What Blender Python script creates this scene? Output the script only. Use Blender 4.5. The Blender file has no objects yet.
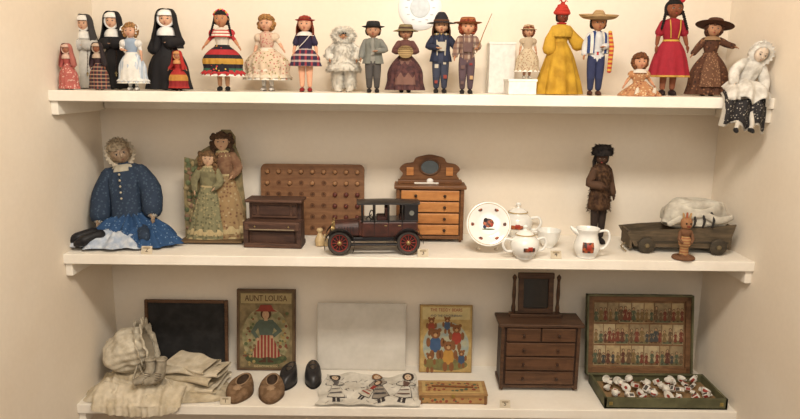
import bpy, bmesh, math, random
from mathutils import Vector, Matrix, noise
random.seed(7)
D=math.radians
PITCH=D(11.3); ROLL=D(0.65); F=658.0
CAM=Vector((-0.03,-2.0,1.568))
Z1,Z2,Z3=1.521,1.013,0.500
W=1.09; YB=0.335
RC=Matrix.Rotation(D(90)-PITCH,3,'X')@Matrix.Rotation(ROLL,3,'Z')
def ray(u,v): return RC@Vector(((u-400)/F,-(v-209.5)/F,-1))
def at_y(u,v,Y):
    d=ray(u,v); k=(Y-CAM.y)/d.y; p=CAM+d*k; return p.x,p.z
def on(u,v,Z):
    d=ray(u,v); k=(Z-CAM.z)/d.z; p=CAM+d*k; return p.x,p.y
# ------------------------------------------------------------ materials
def lin(c):
    r=[]
    for x in c[:3]:
        x=x/255.0
        r.append(x/12.92 if x<=0.04045 else ((x+0.055)/1.055)**2.4)
    return (r[0],r[1],r[2],1)
MC={}
def mat(c1,c2=None,kind='plain',scale=100,rough=.8,metal=0,bump=.15,c3=None,thr=.35,axis='Z',bs=600,var=.18,spec=.3,coat=0):
    key=(c1,c2,kind,scale,rough,metal,bump,c3,thr,axis,bs,var,coat)
    if key in MC: return MC[key]
    m=bpy.data.materials.new('mat_%s_%d'%(kind,len(MC))); m.use_nodes=True
    nt=m.node_tree; N=nt.nodes; L=nt.links; b=N['Principled BSDF']
    b.inputs['Roughness'].default_value=rough; b.inputs['Metallic'].default_value=metal
    b.inputs['Specular IOR Level'].default_value=spec
    b.inputs['Coat Weight'].default_value=coat
    tc=N.new('ShaderNodeTexCoord'); O=tc.outputs['Object']
    C1=lin(c1); C2=lin(c2) if c2 else C1; C3=lin(c3) if c3 else C2
    def mix(f,a,bb,t='MIX'):
        x=N.new('ShaderNodeMixRGB'); x.blend_type=t
        for i,val in ((0,f),(1,a),(2,bb)):
            if hasattr(val,'is_linked'): L.new(val,x.inputs[i])
            else: x.inputs[i].default_value=val
        return x.outputs[0]
    def math_(op,a,bv=0.0):
        x=N.new('ShaderNodeMath'); x.operation=op
        for i,val in ((0,a),(1,bv)):
            if hasattr(val,'is_linked'): L.new(val,x.inputs[i])
            else: x.inputs[i].default_value=val
        return x.outputs[0]
    if kind=='plain': base=C1
    elif kind in('dots','floral'):
        vo=N.new('ShaderNodeTexVoronoi'); vo.inputs['Scale'].default_value=scale; L.new(O,vo.inputs['Vector'])
        f=math_('LESS_THAN',vo.outputs['Distance'],thr)
        if kind=='floral':
            se=N.new('ShaderNodeSeparateColor'); L.new(vo.outputs['Color'],se.inputs[0])
            g=math_('GREATER_THAN',se.outputs[0],.5)
            base=mix(f,C1,mix(g,C2,C3))
        else: base=mix(f,C1,C2)
    elif kind=='noise':
        no=N.new('ShaderNodeTexNoise'); no.inputs['Scale'].default_value=scale; no.inputs['Detail'].default_value=4; L.new(O,no.inputs['Vector'])
        ra=N.new('ShaderNodeValToRGB'); ra.color_ramp.elements[0].position=.4; ra.color_ramp.elements[1].position=.6
        ra.color_ramp.elements[0].color=C1; ra.color_ramp.elements[1].color=C2; L.new(no.outputs[0],ra.inputs[0]); base=ra.outputs[0]
    elif kind in('stripes','plaid'):
        se=N.new('ShaderNodeSeparateXYZ'); L.new(O,se.inputs[0])
        def st(ax): return math_('GREATER_THAN',math_('SINE',math_('MULTIPLY',se.outputs[ax],scale*6.28)),thr)
        if kind=='stripes': base=mix(st(axis),C1,C2)
        else:
            base=mix(math_('MULTIPLY',st('X'),.6),C1,C2); base=mix(math_('MULTIPLY',st('Z'),.6),base,C3)
    elif kind=='wood':
        mp=N.new('ShaderNodeMapping'); L.new(O,mp.inputs[0])
        s={'X':(1.2,14,14),'Y':(14,1.2,14),'Z':(14,14,1.2)}[axis]; mp.inputs['Scale'].default_value=s
        no=N.new('ShaderNodeTexNoise'); no.inputs['Scale'].default_value=scale; no.inputs['Detail'].default_value=6
        no.inputs['Distortion'].default_value=1.0; L.new(mp.outputs[0],no.inputs['Vector'])
        ra=N.new('ShaderNodeValToRGB'); ra.color_ramp.elements[0].position=.35; ra.color_ramp.elements[1].position=.65
        ra.color_ramp.elements[0].color=C1; ra.color_ramp.elements[1].color=C2; L.new(no.outputs[0],ra.inputs[0]); base=ra.outputs[0]
    nz=N.new('ShaderNodeTexNoise'); nz.inputs['Scale'].default_value=60; nz.inputs['Detail'].default_value=5; L.new(O,nz.inputs['Vector'])
    mr=N.new('ShaderNodeMapRange'); mr.inputs[1].default_value=.3; mr.inputs[2].default_value=.7
    mr.inputs[3].default_value=1-var; mr.inputs[4].default_value=1.0; L.new(nz.outputs[0],mr.inputs[0])
    col=mix(1.0,base,mr.outputs[0],'MULTIPLY'); L.new(col,b.inputs['Base Color'])
    if bump>0:
        nb=N.new('ShaderNodeTexNoise'); nb.inputs['Scale'].default_value=bs; nb.inputs['Detail'].default_value=3; L.new(O,nb.inputs['Vector'])
        bp=N.new('ShaderNodeBump'); bp.inputs['Strength'].default_value=bump; bp.inputs['Distance'].default_value=.002
        L.new(nb.outputs[0],bp.inputs['Height']); L.new(bp.outputs[0],b.inputs['Normal'])
    MC[key]=m; return m
# ------------------------------------------------------------ mesh builder
def cat(pts,sub):
    if sub<=1 or len(pts)<3: return list(pts)
    out=[]; n=len(pts)
    for i in range(n-1):
        p0=pts[max(i-1,0)];p1=pts[i];p2=pts[i+1];p3=pts[min(i+2,n-1)]
        for j in range(sub):
            t=j/sub
            out.append(tuple(.5*((2*b)+(-a+c)*t+(2*a-5*b+4*c-d)*t*t+(-a+3*b-3*c+d)*t**3) for a,b,c,d in zip(p0,p1,p2,p3)))
    out.append(tuple(pts[-1])); return out
I4=Matrix.Identity(4)
def T(x,y,z): return Matrix.Translation((x,y,z))
def R(a,ax): return Matrix.Rotation(D(a),4,ax)
def S(x,y=None,z=None):
    if y is None: y=z=x
    return Matrix.Diagonal((x,y,z,1))
class MB:
    def __init__(s): s.v=[];s.f=[];s.mi=[];s.sm=[];s.mats=[];s.M=I4
    def ix(s,m):
        if m not in s.mats: s.mats.append(m)
        return s.mats.index(m)
    def add(s,vs,fs,m,smooth=True,M=None):
        o=len(s.v); MM=s.M@(M if M is not None else I4)
        s.v+= [tuple(MM@Vector(p)) for p in vs]
        for k,f in enumerate(fs):
            s.f.append(tuple(i+o for i in f)); s.mi.append(s.ix(m[k] if isinstance(m,list) else m)); s.sm.append(smooth)
    def lathe(s,prof,m,seg=28,th=(0,360),sc=(1,1),fold=(0,0,0),M=None,mats=None,sub=3,jit=0,smooth=True):
        pr=cat(prof,sub); n=len(pr); full=abs(th[1]-th[0]-360)<.01
        cnt=seg if full else seg+1; vs=[]
        for i,(r,z) in enumerate(pr):
            t=i/(n-1)
            for j in range(cnt):
                a=D(th[0]+(th[1]-th[0])*j/seg)
                rr=max(r,0)*(1+fold[1]*t*math.cos(fold[0]*a+fold[2]))+(random.uniform(-jit,jit) if jit else 0)
                vs.append((rr*math.sin(a)*sc[0],-rr*math.cos(a)*sc[1],z))
        fs=[];ml=[]
        for i in range(n-1):
            mm=mats[min(int(i/(n-1)*len(mats)),len(mats)-1)] if mats else m
            for j in range(seg):
                k=(j+1)%cnt
                fs.append((i*cnt+j,i*cnt+k,(i+1)*cnt+k,(i+1)*cnt+j)); ml.append(mm)
        s.add(vs,fs,ml,smooth,M)
    def ell(s,c,r,m,M=None,nu=14,nv=9,fn=None):
        if isinstance(r,(int,float)): r=(r,r,r)
        vs=[];fs=[]
        for i in range(nv+1):
            p=math.pi*i/nv
            for j in range(nu):
                a=2*math.pi*j/nu
                d=Vector((math.sin(p)*math.sin(a),-math.sin(p)*math.cos(a),math.cos(p)))
                q=fn(d) if fn else d
                vs.append((c[0]+q[0]*r[0],c[1]+q[1]*r[1],c[2]+q[2]*r[2]))
        for i in range(nv):
            for j in range(nu):
                k=(j+1)%nu; fs.append((i*nu+j,(i+1)*nu+j,(i+1)*nu+k,i*nu+k))
        s.add(vs,fs,m,True,M)
    def tube(s,pts,rad,m,seg=8,M=None,flat=(1,1),sub=1,mats=None):
        if isinstance(rad,(int,float)): rad=[rad]*len(pts)
        pr=cat([tuple(p)+(r,) for p,r in zip(pts,rad)],sub)
        P=[Vector(p[:3]) for p in pr]; Rr=[max(p[3],1e-5) for p in pr]
        t0=(P[1]-P[0]).normalized(); t1=(P[-1]-P[-2]).normalized()
        P=[P[0]-t0*Rr[0]*.8,P[0]-t0*Rr[0]*.5]+P+[P[-1]+t1*Rr[-1]*.5,P[-1]+t1*Rr[-1]*.8]
        Rr=[Rr[0]*.3,Rr[0]*.8]+Rr+[Rr[-1]*.8,Rr[-1]*.3]
        n=len(P); vs=[]
        tg=[(P[min(i+1,n-1)]-P[max(i-1,0)]).normalized() for i in range(n)]
        ref=Vector((0,1,0)) if abs(tg[0].y)<.8 else Vector((1,0,0))
        a=(ref-tg[0]*ref.dot(tg[0])).normalized()
        for i in range(n):
            a=(a-tg[i]*a.dot(tg[i])).normalized(); b=tg[i].cross(a)
            for j in range(seg):
                q=2*math.pi*j/seg
                vs.append(tuple(P[i]+a*math.cos(q)*Rr[i]*flat[0]+b*math.sin(q)*Rr[i]*flat[1]))
        fs=[]
        for i in range(n-1):
            for j in range(seg):
                k=(j+1)%seg; fs.append((i*seg+j,i*seg+k,(i+1)*seg+k,(i+1)*seg+j))
        fs.append(tuple(range(seg))[::-1]); fs.append(tuple((n-1)*seg+j for j in range(seg)))
        s.add(vs,fs,m,True,M)
    def box(s,c,sz,m,bev=0.0,M=None):
        bm=bmesh.new(); bmesh.ops.create_cube(bm,size=1)
        for v in bm.verts: v.co=Vector((v.co.x*sz[0],v.co.y*sz[1],v.co.z*sz[2]))
        if bev>0: bmesh.ops.bevel(bm,geom=bm.edges[:],offset=bev,segments=2,affect='EDGES',profile=.5)
        bm.verts.index_update()
        vs=[tuple(v.co+Vector(c)) for v in bm.verts]; fs=[tuple(v.index for v in f.verts) for f in bm.faces]; bm.free()
        s.add(vs,fs,m,False,M)
    def poly(s,pts,y,th,m,M=None):
        n=len(pts)
        vs=[(p[0],y,p[1]) for p in pts]+[(p[0],y+th,p[1]) for p in pts]
        fs=[tuple(range(n)),tuple(range(2*n-1,n-1,-1))]+[(i,i+n,(i+1)%n+n,(i+1)%n) for i in range(n)]
        s.add(vs,fs,m,False,M)
    def disc(s,c,r,y,th,m,M=None,n=20,rz=None):
        rz=rz or r
        s.poly([(c[0]+r*math.cos(2*math.pi*i/n),c[1]+rz*math.sin(2*math.pi*i/n)) for i in range(n)],y,th,m,M)
    def torus(s,c,Rr,r,m,M=None,nu=28,nv=8,bump=0):
        vs=[];fs=[]
        for i in range(nu):
            a=2*math.pi*i/nu
            for j in range(nv):
                b=2*math.pi*j/nv; q=r*(1+random.uniform(-bump,bump)) if bump else r
                vs.append((c[0]+(Rr+q*math.cos(b))*math.cos(a),c[1]+q*math.sin(b),c[2]+(Rr+q*math.cos(b))*math.sin(a)))
        for i in range(nu):
            for j in range(nv):
                fs.append((i*nv+j,((i+1)%nu)*nv+j,((i+1)%nu)*nv+(j+1)%nv,i*nv+(j+1)%nv))
        s.add(vs,fs,m,True,M)
    def grid(s,fn,nu,nv,m,M=None):
        vs=[fn(i/nu,j/nv) for j in range(nv+1) for i in range(nu+1)]
        fs=[(j*(nu+1)+i,j*(nu+1)+i+1,(j+1)*(nu+1)+i+1,(j+1)*(nu+1)+i) for j in range(nv) for i in range(nu)]
        s.add(vs,fs,m,True,M)
    def text(s,body,c,size,m,M=None,y=0,squash=1.0):
        cu=bpy.data.curves.new('t','FONT'); cu.body=body; cu.size=size; cu.align_x='CENTER'; cu.align_y='CENTER'; cu.extrude=.0003; cu.resolution_u=2
        ob=bpy.data.objects.new('t',cu); bpy.context.collection.objects.link(ob)
        dg=bpy.context.evaluated_depsgraph_get(); me=bpy.data.meshes.new_from_object(ob.evaluated_get(dg))
        vs=[(c[0]+v.co.x*squash,y-v.co.z,c[1]+v.co.y) for v in me.vertices]; fs=[tuple(p.vertices) for p in me.polygons]
        s.add(vs,fs,m,False,M); bpy.data.objects.remove(ob); bpy.data.meshes.remove(me)
    def tufts(s,pts,m,ln,w):
        for p,d in pts:
            p=Vector(p); d=(Vector(d)+Vector((random.uniform(-.5,.5),random.uniform(-.5,.5),random.uniform(-.9,.3)))).normalized()
            a=d.orthogonal().normalized()*w; b=d.cross(a)
            s.add([p+a,p-a*.5+b*.87,p-a*.5-b*.87,p+d*ln*random.uniform(.6,1.2)],[(0,1,3),(1,2,3),(2,0,3)],m,True)
    def build(s,name,loc=(0,0,0),scale=1.0,yaw=0,M=None,ground=None):
        if yaw or M is not None:
            MM=(Matrix.Rotation(D(yaw),4,'Z'))@(M if M is not None else I4)
            vv=[MM@(Vector(p)*scale) for p in s.v]
        else: vv=[Vector(p)*scale for p in s.v]
        if ground is not None:
            zm=min(v.z for v in vv); vv=[v-Vector((0,0,zm-ground)) for v in vv]
        me=bpy.data.meshes.new(name); me.from_pydata([tuple(v) for v in vv],[],s.f)
        for m in s.mats: me.materials.append(m)
        me.polygons.foreach_set('material_index',s.mi); me.polygons.foreach_set('use_smooth',s.sm); me.update()
        ob=bpy.data.objects.new(name,me); bpy.context.collection.objects.link(ob); ob.location=loc
        return ob
G=.0008
# ------------------------------------------------------------ room
wallm=mat((232,221,205),(228,215,197),'noise',scale=3,rough=.9,bump=.08,bs=120,var=.03)
shelfm=mat((240,233,221),(234,225,211),'noise',scale=5,rough=.6,bump=.04,bs=60,var=.04)
def slab(name,c,sz,m,bev=0):
    b=MB(); b.box((0,0,0),sz,m,bev); return b.build(name,c)
YF=-2.9
slab('wall_back',(0,YB+.05,1.3),(2*W+.2,.1,2.8),wallm)
slab('wall_left',(-W-.05,(YB+YF)/2,1.3),(.1,YB-YF,2.8),wallm)
slab('wall_right',(W+.05,(YB+YF)/2,1.3),(.1,YB-YF,2.8),wallm)
slab('floor',(0,(YB+YF)/2,-.05),(2*W,YB-YF,.1),mat((128,110,94),(110,94,80),'wood',scale=3,axis='Y'))
slab('ceiling',(0,(YB+YF)/2,2.65),(2*W,YB-YF,.1),wallm)
for z in (Z1,Z2,Z3):
    b=MB(); b.box((0,YB/2,-.016),(2*W,YB,.032),shelfm,.002)
    for sx in(-1,1): b.box((sx*(W-.011),YB/2+.004,-.032-.021),(.022,YB-.012,.042),shelfm,.002)
    b.box((0,YB-.01,-.032-.018),(2*W-.05,.018,.036),shelfm,.002)
    b.build('shelf',(0,0,z))
# ------------------------------------------------------------ body / doll
def skin(js,es,rad):
    me=bpy.data.meshes.new('sk'); me.from_pydata(js,es,[]); ob=bpy.data.objects.new('sk',me); bpy.context.collection.objects.link(ob)
    ob.modifiers.new('s','SKIN'); sv=me.skin_vertices[0].data
    for i,r in enumerate(rad): sv[i].radius=(r,r); sv[i].use_root=(i==0)
    ob.modifiers.new('b','SUBSURF').levels=2; ob.modifiers['b'].render_levels=2
    dg=bpy.context.evaluated_depsgraph_get(); dg.update()
    m2=bpy.data.meshes.new_from_object(ob.evaluated_get(dg))
    vs=[tuple(v.co) for v in m2.vertices]; fs=[tuple(p.vertices) for p in m2.polygons]
    bpy.data.objects.remove(ob); bpy.data.meshes.remove(m2); bpy.data.meshes.remove(me)
    return vs,fs
def segd(p,a,b):
    ab=b-a; t=max(0,min(1,(p-a).dot(ab)/max(ab.dot(ab),1e-9))); return (p-(a+ab*t)).length
ARMS={'down':((.125,.005,.62),(.145,-.03,.51)),'out':((.15,0,.645),(.205,-.04,.565)),'fwd':((.125,-.02,.635),(.10,-.13,.61)),
 'belly':((.145,-.01,.62),(.05,-.125,.60)),'up':((.16,-.02,.70),(.19,-.07,.80)),'wide':((.17,0,.69),(.25,-.02,.66))}
def hand(mb,w,e,m,sz=1.0,side=1):
    w=Vector(w); d=(w-Vector(e)).normalized(); a=Vector((0,-1,0)); a=(a-d*a.dot(d)).normalized(); b=d.cross(a)
    mb.tube([w,w+d*.016*sz,w+d*.03*sz],[.012*sz,.017*sz,.015*sz],m,seg=8,flat=(1,.6))
    for i,(o,l) in enumerate(((-.012,.022),(-.004,.027),(.004,.025),(.012,.019))):
        p=w+d*.032*sz+a*o*sz; mb.tube([p,p+d*l*.5*sz,p+d*l*.9*sz+b*side*.006*sz],[.0045*sz,.004*sz,.003*sz],m,seg=5)
    p=w+d*.01*sz+a*.014*sz; mb.tube([p,p+a*.012*sz+d*.008*sz,p+a*.014*sz+d*.02*sz],[.006*sz,.005*sz,.0035*sz],m,seg=5)
def face(mb,c,hs,sk,eye=(60,40,30),lips=(178,60,55),M=None,hairc=None,cheek=None):
    M=(M or I4)@T(*c)@S(hs)
    def fn(d):
        x,y,z=d
        if z<0: k=1-.26*(-z)**1.6; x*=k; y=y*(1-.18*(-z)**2)-(.06*(-z) if y<0 else 0)
        if y<0:
            e=math.exp(-((abs(x)-.36)**2)/.03-((z-.02)**2)/.02); y+=e*.09
            y-=.07*math.exp(-((abs(x)-.45)**2)/.05-((z+.32)**2)/.04)
            y-=.05*math.exp(-(x**2)/.04-((z+.72)**2)/.03)
        return (x,y,z)
    mb.ell((0,0,0),(.077,.08,.093),sk,M,nu=28,nv=20,fn=fn)
    mb.tube([(0,-.078,.012),(0,-.087,-.008),(0,-.091,-.022)],[.005,.007,.009],sk,seg=8,M=M)
    wh=mat((200,186,170),rough=.3,bump=0); ir=mat(eye,rough=.3,bump=0); dk=mat((40,28,22),rough=.5,bump=0); lp=mat(lips,rough=.6,bump=0)
    bl=mat(hairc or (60,38,25),rough=.7,bump=0)
    for sx in(-1,1):
        mb.ell((sx*.029,-.0705,.002),(.011,.006,.0065),wh,M,10,7)
        mb.ell((sx*.029,-.0750,.002),(.0068,.003,.0062),ir,M,10,6)
        mb.ell((sx*.029,-.0773,.002),(.0032,.0015,.0032),dk,M,8,5)
        mb.tube([(sx*.016,-.0745,.007),(sx*.029,-.0762,.0100),(sx*.041,-.069,.007)],[.0014,.0020,.0014],dk,seg=5,M=M)
        mb.tube([(sx*.016,-.078,.027),(sx*.03,-.077,.031),(sx*.044,-.068,.026)],[.0012,.0018,.001],bl,seg=5,M=M)
        mb.ell((sx*.078,.0,-.002),(.008,.014,.019),sk,M,8,6)
        mb.tube([(0,-.0835,-.047),(sx*.005,-.083,-.0460),(sx*.011,-.079,-.0465)],[.0040,.0036,.0016],lp,seg=6,M=M)
    mb.tube([(-.005,-.082,-.0505),(0,-.084,-.0515),(.005,-.082,-.0505)],[.0022,.0036,.0022],lp,seg=6,M=M)
def haircap(mb,c,hs,m,M=None,amp=.04,k=1.13,line=.42,freq=9):
    M=(M or I4)@T(*c)@S(hs)
    def sst(x): x=max(0,min(1,x)); return x*x*(3-2*x)
    def fn(d):
        q=sst((-d[1]-.15)*3.5)*sst((line-d[2])*5)
        if d[2]<-.55: q=max(q,sst((-d[2]-.55)*4))
        r=k*(1-q)+.86*q; r*=1+amp*math.sin(freq*d[0]*1.6+3*d[2])*math.sin(freq*d[2]+freq*d[1])
        return (d[0]*r,d[1]*r,d[2]*r)
    mb.ell((0,.004,.0),(.078,.082,.095),m,M,nu=34,nv=24,fn=fn)
def curls(mb,c,hs,m,n=60,low=-.5,M=None,sz=.018):
    for i in range(n):
        while True:
            d=Vector((random.gauss(0,1),random.gauss(0,1),random.gauss(0,1))).normalized()
            if d.z>low and not(d.y<-.3 and d.z<.5): break
        mb.ell((c[0]+d.x*.084*hs,c[1]+d.y*.088*hs,c[2]+d.z*.10*hs),sz*hs*random.uniform(.8,1.2),m,M,7,5)
def doll(name,u,vt,Y,Zs,tot=1.0,yaw=0,sk=(226,178,146),hair=('cap',(60,35,22)),top=(200,60,60),sleeve='long',slm=None,
         skirt=None,legs=None,shoe=(30,25,24),arms=('down','down'),hs=1.1,hat=None,extra=None,sit=False,fat=1.0,eye=(60,40,30),x=None,lips=(168,66,60),hs_amp=.04,zoff=0,wd=1.15,hy=0,bend=0):
    M_=lambda c:c if not isinstance(c,tuple) else mat(c)
    if Zs==Z1: vt-=3
    mb=MB(); skm=mat(sk,tuple(int(q*.92) for q in sk),'noise',scale=60,rough=.75,bump=.05,var=.12,spec=.15); topm=M_(top); hc=hair[1]; hm=mat(hc,tuple(int(q*.6) for q in hc),'noise',scale=220,rough=.75,bump=.6,bs=500)
    dz=-.40 if sit else 0
    A=[]
    for k,s in ((0,1),(1,-1)):
        e,w=ARMS[arms[k]] if isinstance(arms[k],str) else arms[k]
        A.append((Vector((e[0]*s,e[1],e[2]+dz)),Vector((w[0]*s,w[1],w[2]+dz))))
    J=[(0,0,.47+dz),(0,0,.57+dz),(0,0,.69+dz),(0,0,.775+dz),(0,0,.82+dz)]; Rd=[.075,.058,.072,.034,.026]
    E=[(0,1),(1,2),(2,3),(3,4)]
    for k,s in((0,1),(1,-1)):
        i=len(J); J+= [(.082*s,0,.742+dz),tuple(A[k][0]),tuple(A[k][1])]; Rd+=[.032,.026,.017]; E+=[(2,i),(i,i+1),(i+1,i+2)]
    LG=[]
    for s in(1,-1):
        i=len(J)
        lp=[(.05*s,-.02,.075),(.10*s,-.20,.075),(.12*s,-.35,.035)] if sit else [(.045*s,0,.43),(.047*s,-.004,.25),(.047*s,0,.05)]
        J+=lp; Rd+=[.052,.040,.026]; E+=[(0,i),(i,i+1),(i+1,i+2)]; LG.append(lp)
    Rd=[r*(fat if i<3 or i>=11 else 1) for i,r in enumerate(Rd)]
    vs,fs=skin(J,E,Rd); Jv=[Vector(j) for j in J]
    slv=M_(slm) if slm else topm
    uleg=M_(legs[0]) if legs else skm; lleg=M_(legs[1]) if legs else skm
    ml=[]
    fore=slv if sleeve=='long' else skm
    em=[topm,topm,topm,skm, topm,slv,fore, topm,slv,fore, uleg,uleg,lleg, uleg,uleg,lleg]
    for f in fs:
        c=sum((Vector(vs[i]) for i in f),Vector())/len(f); best=0;bd=9
        for q,(a,b) in enumerate(E):
            d=segd(c,Jv[a],Jv[b])-.5*(Rd[a]+Rd[b])
            if d<bd: bd=d;best=q
        ml.append(em[best])
    mb.add(vs,fs,ml,True)
    lace=mat((226,220,208),(204,196,180),'dots',scale=260,thr=.3,bump=.4)
    for k,s in((0,1),(1,-1)):
        sh=Vector((.08*s,0,.742+dz)); e,w=A[k]
        hand(mb,w,e,skm,1.25,s)
        if sleeve=='long':
            mb.tube([sh,(sh+e)/2,e,(e+w)/2,w-(w-e)*.05],[.046,.048,.044,.040,.038],slv,seg=12,sub=2)
        elif sleeve=='puff': mb.ell(tuple(sh*.7+e*.3),(.058,.058,.058),slv,fn=lambda d:d*(1+.08*math.cos(9*math.atan2(d[0],d[1]))),nu=30,nv=12); mb.torus(tuple(sh*.35+e*.65),.032,.009,lace,M=None,nu=18,nv=6,bump=.3)
        elif sleeve=='short': mb.tube([sh,(sh+e)/2,sh*.2+e*.8],[.042,.044,.044],slv,seg=10)
        elif sleeve=='bell': mb.tube([sh,(sh+e)/2,e,w],[.045,.052,.065,.08],slv,seg=14)
        an=Vector(LG[k][2])
        if sit: mb.tube([an+Vector((0,0,-.005)),an+Vector((0,-.02,.03)),an+Vector((0,-.03,.075))],[.03,.03,.022],M_(shoe),seg=10)
        else:
            mb.tube([(an.x,.02,.028),(an.x*1.05,-.02,.026),(an.x*1.15,-.062,.018)],[.030,.031,.021],M_(shoe),seg=10,sub=2)
            mb.box((an.x*1.08,-.018,.004),(.05,.1,.008),mat((25,18,15)),.002)
    mb.lathe([(.04,.79),(.082,.765),(.098,.72),(.092,.66),(.072*fat,.575),(.082*fat,.54)],topm,seg=36,sc=(1,.75),fold=(11,.05,0),M=T(0,0,dz))
    hc0=(0,-.004,.80+.085*hs+dz); HM=I4
    if hy or bend: HM=T(0,0,.8+dz)@R(bend,'Y')@R(hy,'Z')@T(0,0,-.8-dz)
    mb.lathe([(.032,-.03),(.03,.0),(.032,.05)],skm,seg=12,M=T(0,0,.79+dz))
    face(mb,hc0,hs,skm,eye,lips,M=HM,hairc=tuple(int(q*.7) for q in hc))
    st=hair[0]
    if st: haircap(mb,hc0,hs,hm,M=HM,amp=hs_amp,line=.5 if st!='bangs' else .3)
    if st=='long': mb.lathe([(.086*hs,hc0[2]+.02),(.1*hs,hc0[2]-.05),(.11,hc0[2]-.13),(.1,hc0[2]-.2)],hm,seg=30,th=(55,305),fold=(14,.06,0),M=HM)
    if st=='curls': curls(mb,hc0,hs,hm,130,-.75,HM,.023)
    if st=='braids':
        for s in(-1,1):
            for i in range(8): mb.ell((s*(.078*hs+.006*i),-.02-.006*i,hc0[2]-.03-i*.024),(.018-.0008*i,.018,.017),hm,HM,8,6)
    if skirt:
        Rk=skirt.get('R',.2); hem=skirt.get('hem',.1); ms=[M_(q) for q in skirt['m']]; wz=skirt.get('w',.575); n=skirt.get('n',14); am=skirt.get('a',.09); b=skirt.get('b',.55)
        if sit:
            zt=wz+dz
            mb.lathe([(.075,zt),(.12,zt-.05),(Rk*.8,.09),(Rk,.03),(Rk*1.02,.004)],ms[0],seg=70,fold=(n,am,0),mats=ms,M=T(0,-.09,0)@S(1,1.25,1),sub=4)
        else:
            zt=wz
            mb.lathe([(.07*fat,zt),(.07+(Rk-.07)*b*.75,zt-(zt-hem)*.25),(.07+(Rk-.07)*(b+.1),zt-(zt-hem)*.5),(.07+(Rk-.07)*.88,zt-(zt-hem)*.78),(Rk,hem),(Rk*.96,hem-.004),(Rk*.8,hem+.06)],ms[0],seg=90,fold=(n,am,.4),mats=None if len(ms)==1 else ms+[ms[-1]]*max(1,len(ms)//4),sub=6,sc=(1,.8))
            if skirt.get('lace'): mb.lathe([(Rk*.97,hem+.02),(Rk*1.03,hem),(Rk*1.06,hem-.016)],lace,seg=100,fold=(n*2,.04,0),sc=(1,.8))
            for q in skirt.get('ruf',[]):
                t=(zt-q[0])/(zt-hem); r0=.07+(Rk-.07)*min(1,(.62*t+.38*t**.5))
                mb.lathe([(r0*.98,q[0]+.02),(r0*1.07,q[0]),(r0*1.14,q[0]-.025)],M_(q[1]),seg=90,fold=(22,.05,0),sc=(1,.8))
    if hat: hat(mb,hc0,hs,HM)
    if extra: extra(mb,hc0,hs,dz)
    if x is None: x,_=at_y(u,88 if Zs==Z1 else 230,Y)
    _,zt=at_y(u,vt,Y); H=(zt-Zs-zoff)/(tot+.02)
    return mb.build(name,(x,Y,Zs+zoff),H,yaw,M=S(wd,wd*.85,1),ground=G)
def brim(cm,rb,rc=.085,hc=.09,up=.02,band=None,cone=0,tilt=0,zo=.045,dent=False):
    def f(mb,c,hs,HM):
        M=HM@T(0,0.01,c[2]+zo*hs)@R(tilt,'X')@S(hs)
        m=cm if not isinstance(cm,tuple) else mat(cm)
        top=[(.0,hc-(.015 if dent else 0)),(rc*.45*(1-cone),hc),(rc*(.85-cone),hc*.93),(rc*(1-cone*.4),hc*.5),(rc,.01),(rc*1.25,-.002),(rb*.8,up*.3),(rb,up),(rb*1.01,up-.004),(rb*.8,up*.3-.008),(rc,-.008)]
        mb.lathe(top,m,seg=36,M=M,sub=3)
        if band: mb.lathe([(rc*1.03,.03),(rc*1.06,.018),(rc*1.04,.004)],mat(band),seg=28,M=M)
    return f
def nunveil(vc,white=(235,232,225)):
    def f(mb,c,hs,HM):
        w=mat(white,rough=.8); v=mat(vc,rough=.85)
        mb.torus((0,-.038*hs,c[2]-.004),.079*hs,.014*hs,w)
        mb.lathe([(.05*hs,c[2]+.105*hs),(.092*hs,c[2]+.075*hs),(.101*hs,c[2]+.04*hs)],w,seg=20,th=(-70,70))
        def fn(d):
            y=d[1]; k=1.22
            if y<-.45: k=.9
            return (d[0]*k,d[1]*k,d[2]*k)
        mb.ell((0,.008,c[2]),(.078*hs,.085*hs,.098*hs),v,nu=32,nv=20,fn=fn)
        mb.lathe([(.02,c[2]+.122*hs),(.075*hs,c[2]+.112*hs),(.108*hs,c[2]+.05*hs),(.118*hs,c[2]-.04),(.145,c[2]-.13),(.165,c[2]-.22),(.18,c[2]-.36)],v,seg=50,th=(42,318),fold=(9,.07,0),sub=4)
        mb.lathe([(.05,.80),(.088,.775),(.115,.735),(.12,.69),(.115,.688)],w,seg=26,th=(-88,88),sc=(1,.85))
    return f
def scapular(col,bead=True):
    def f(mb,c,hs,dz):
        m=mat(col)
        mb.lathe([(.100,.70),(.115,.55),(.17,.40),(.19,.2),(.21,.06)],m,seg=12,th=(-22,22),sc=(1,.86))
        if bead:
            for i in range(16): mb.ell((.075,-.125-.004*i,.55-.02*i),.007,mat((60,40,30),rough=.3,bump=0),None,6,5)
            mb.box((.075,-.195,.20),(.012,.004,.06),mat((190,170,120),metal=.6,rough=.4)); mb.box((.075,-.195,.21),(.034,.004,.012),mat((190,170,120),metal=.6,rough=.4))
    return f
BLK=(30,28,30)
HAB=lambda c,R_=.24:dict(R=R_,hem=.02,b=.68,m=[c],n=9,a=.11)
doll('child_doll',69,47,.06,Z1,sk=(170,114,88),top=(172,86,80),skirt=dict(R=.22,hem=.03,b=.75,m=[mat((178,98,90),(212,168,154),'dots',scale=140)],n=12),hair=('cap',(90,52,35)),
  hat=nunveil((176,106,94),(214,180,162)),x=at_y(69,80,.06)[0],wd=1.05)
doll('nun_doll',89,18,.24,Z1,top=(196,192,186),skirt=HAB((200,196,188)),hair=(None,(30,20,15)),hat=nunveil((66,62,62)),extra=scapular((206,202,194)),arms=('belly','belly'),sleeve='bell',wd=1.0)
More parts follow.
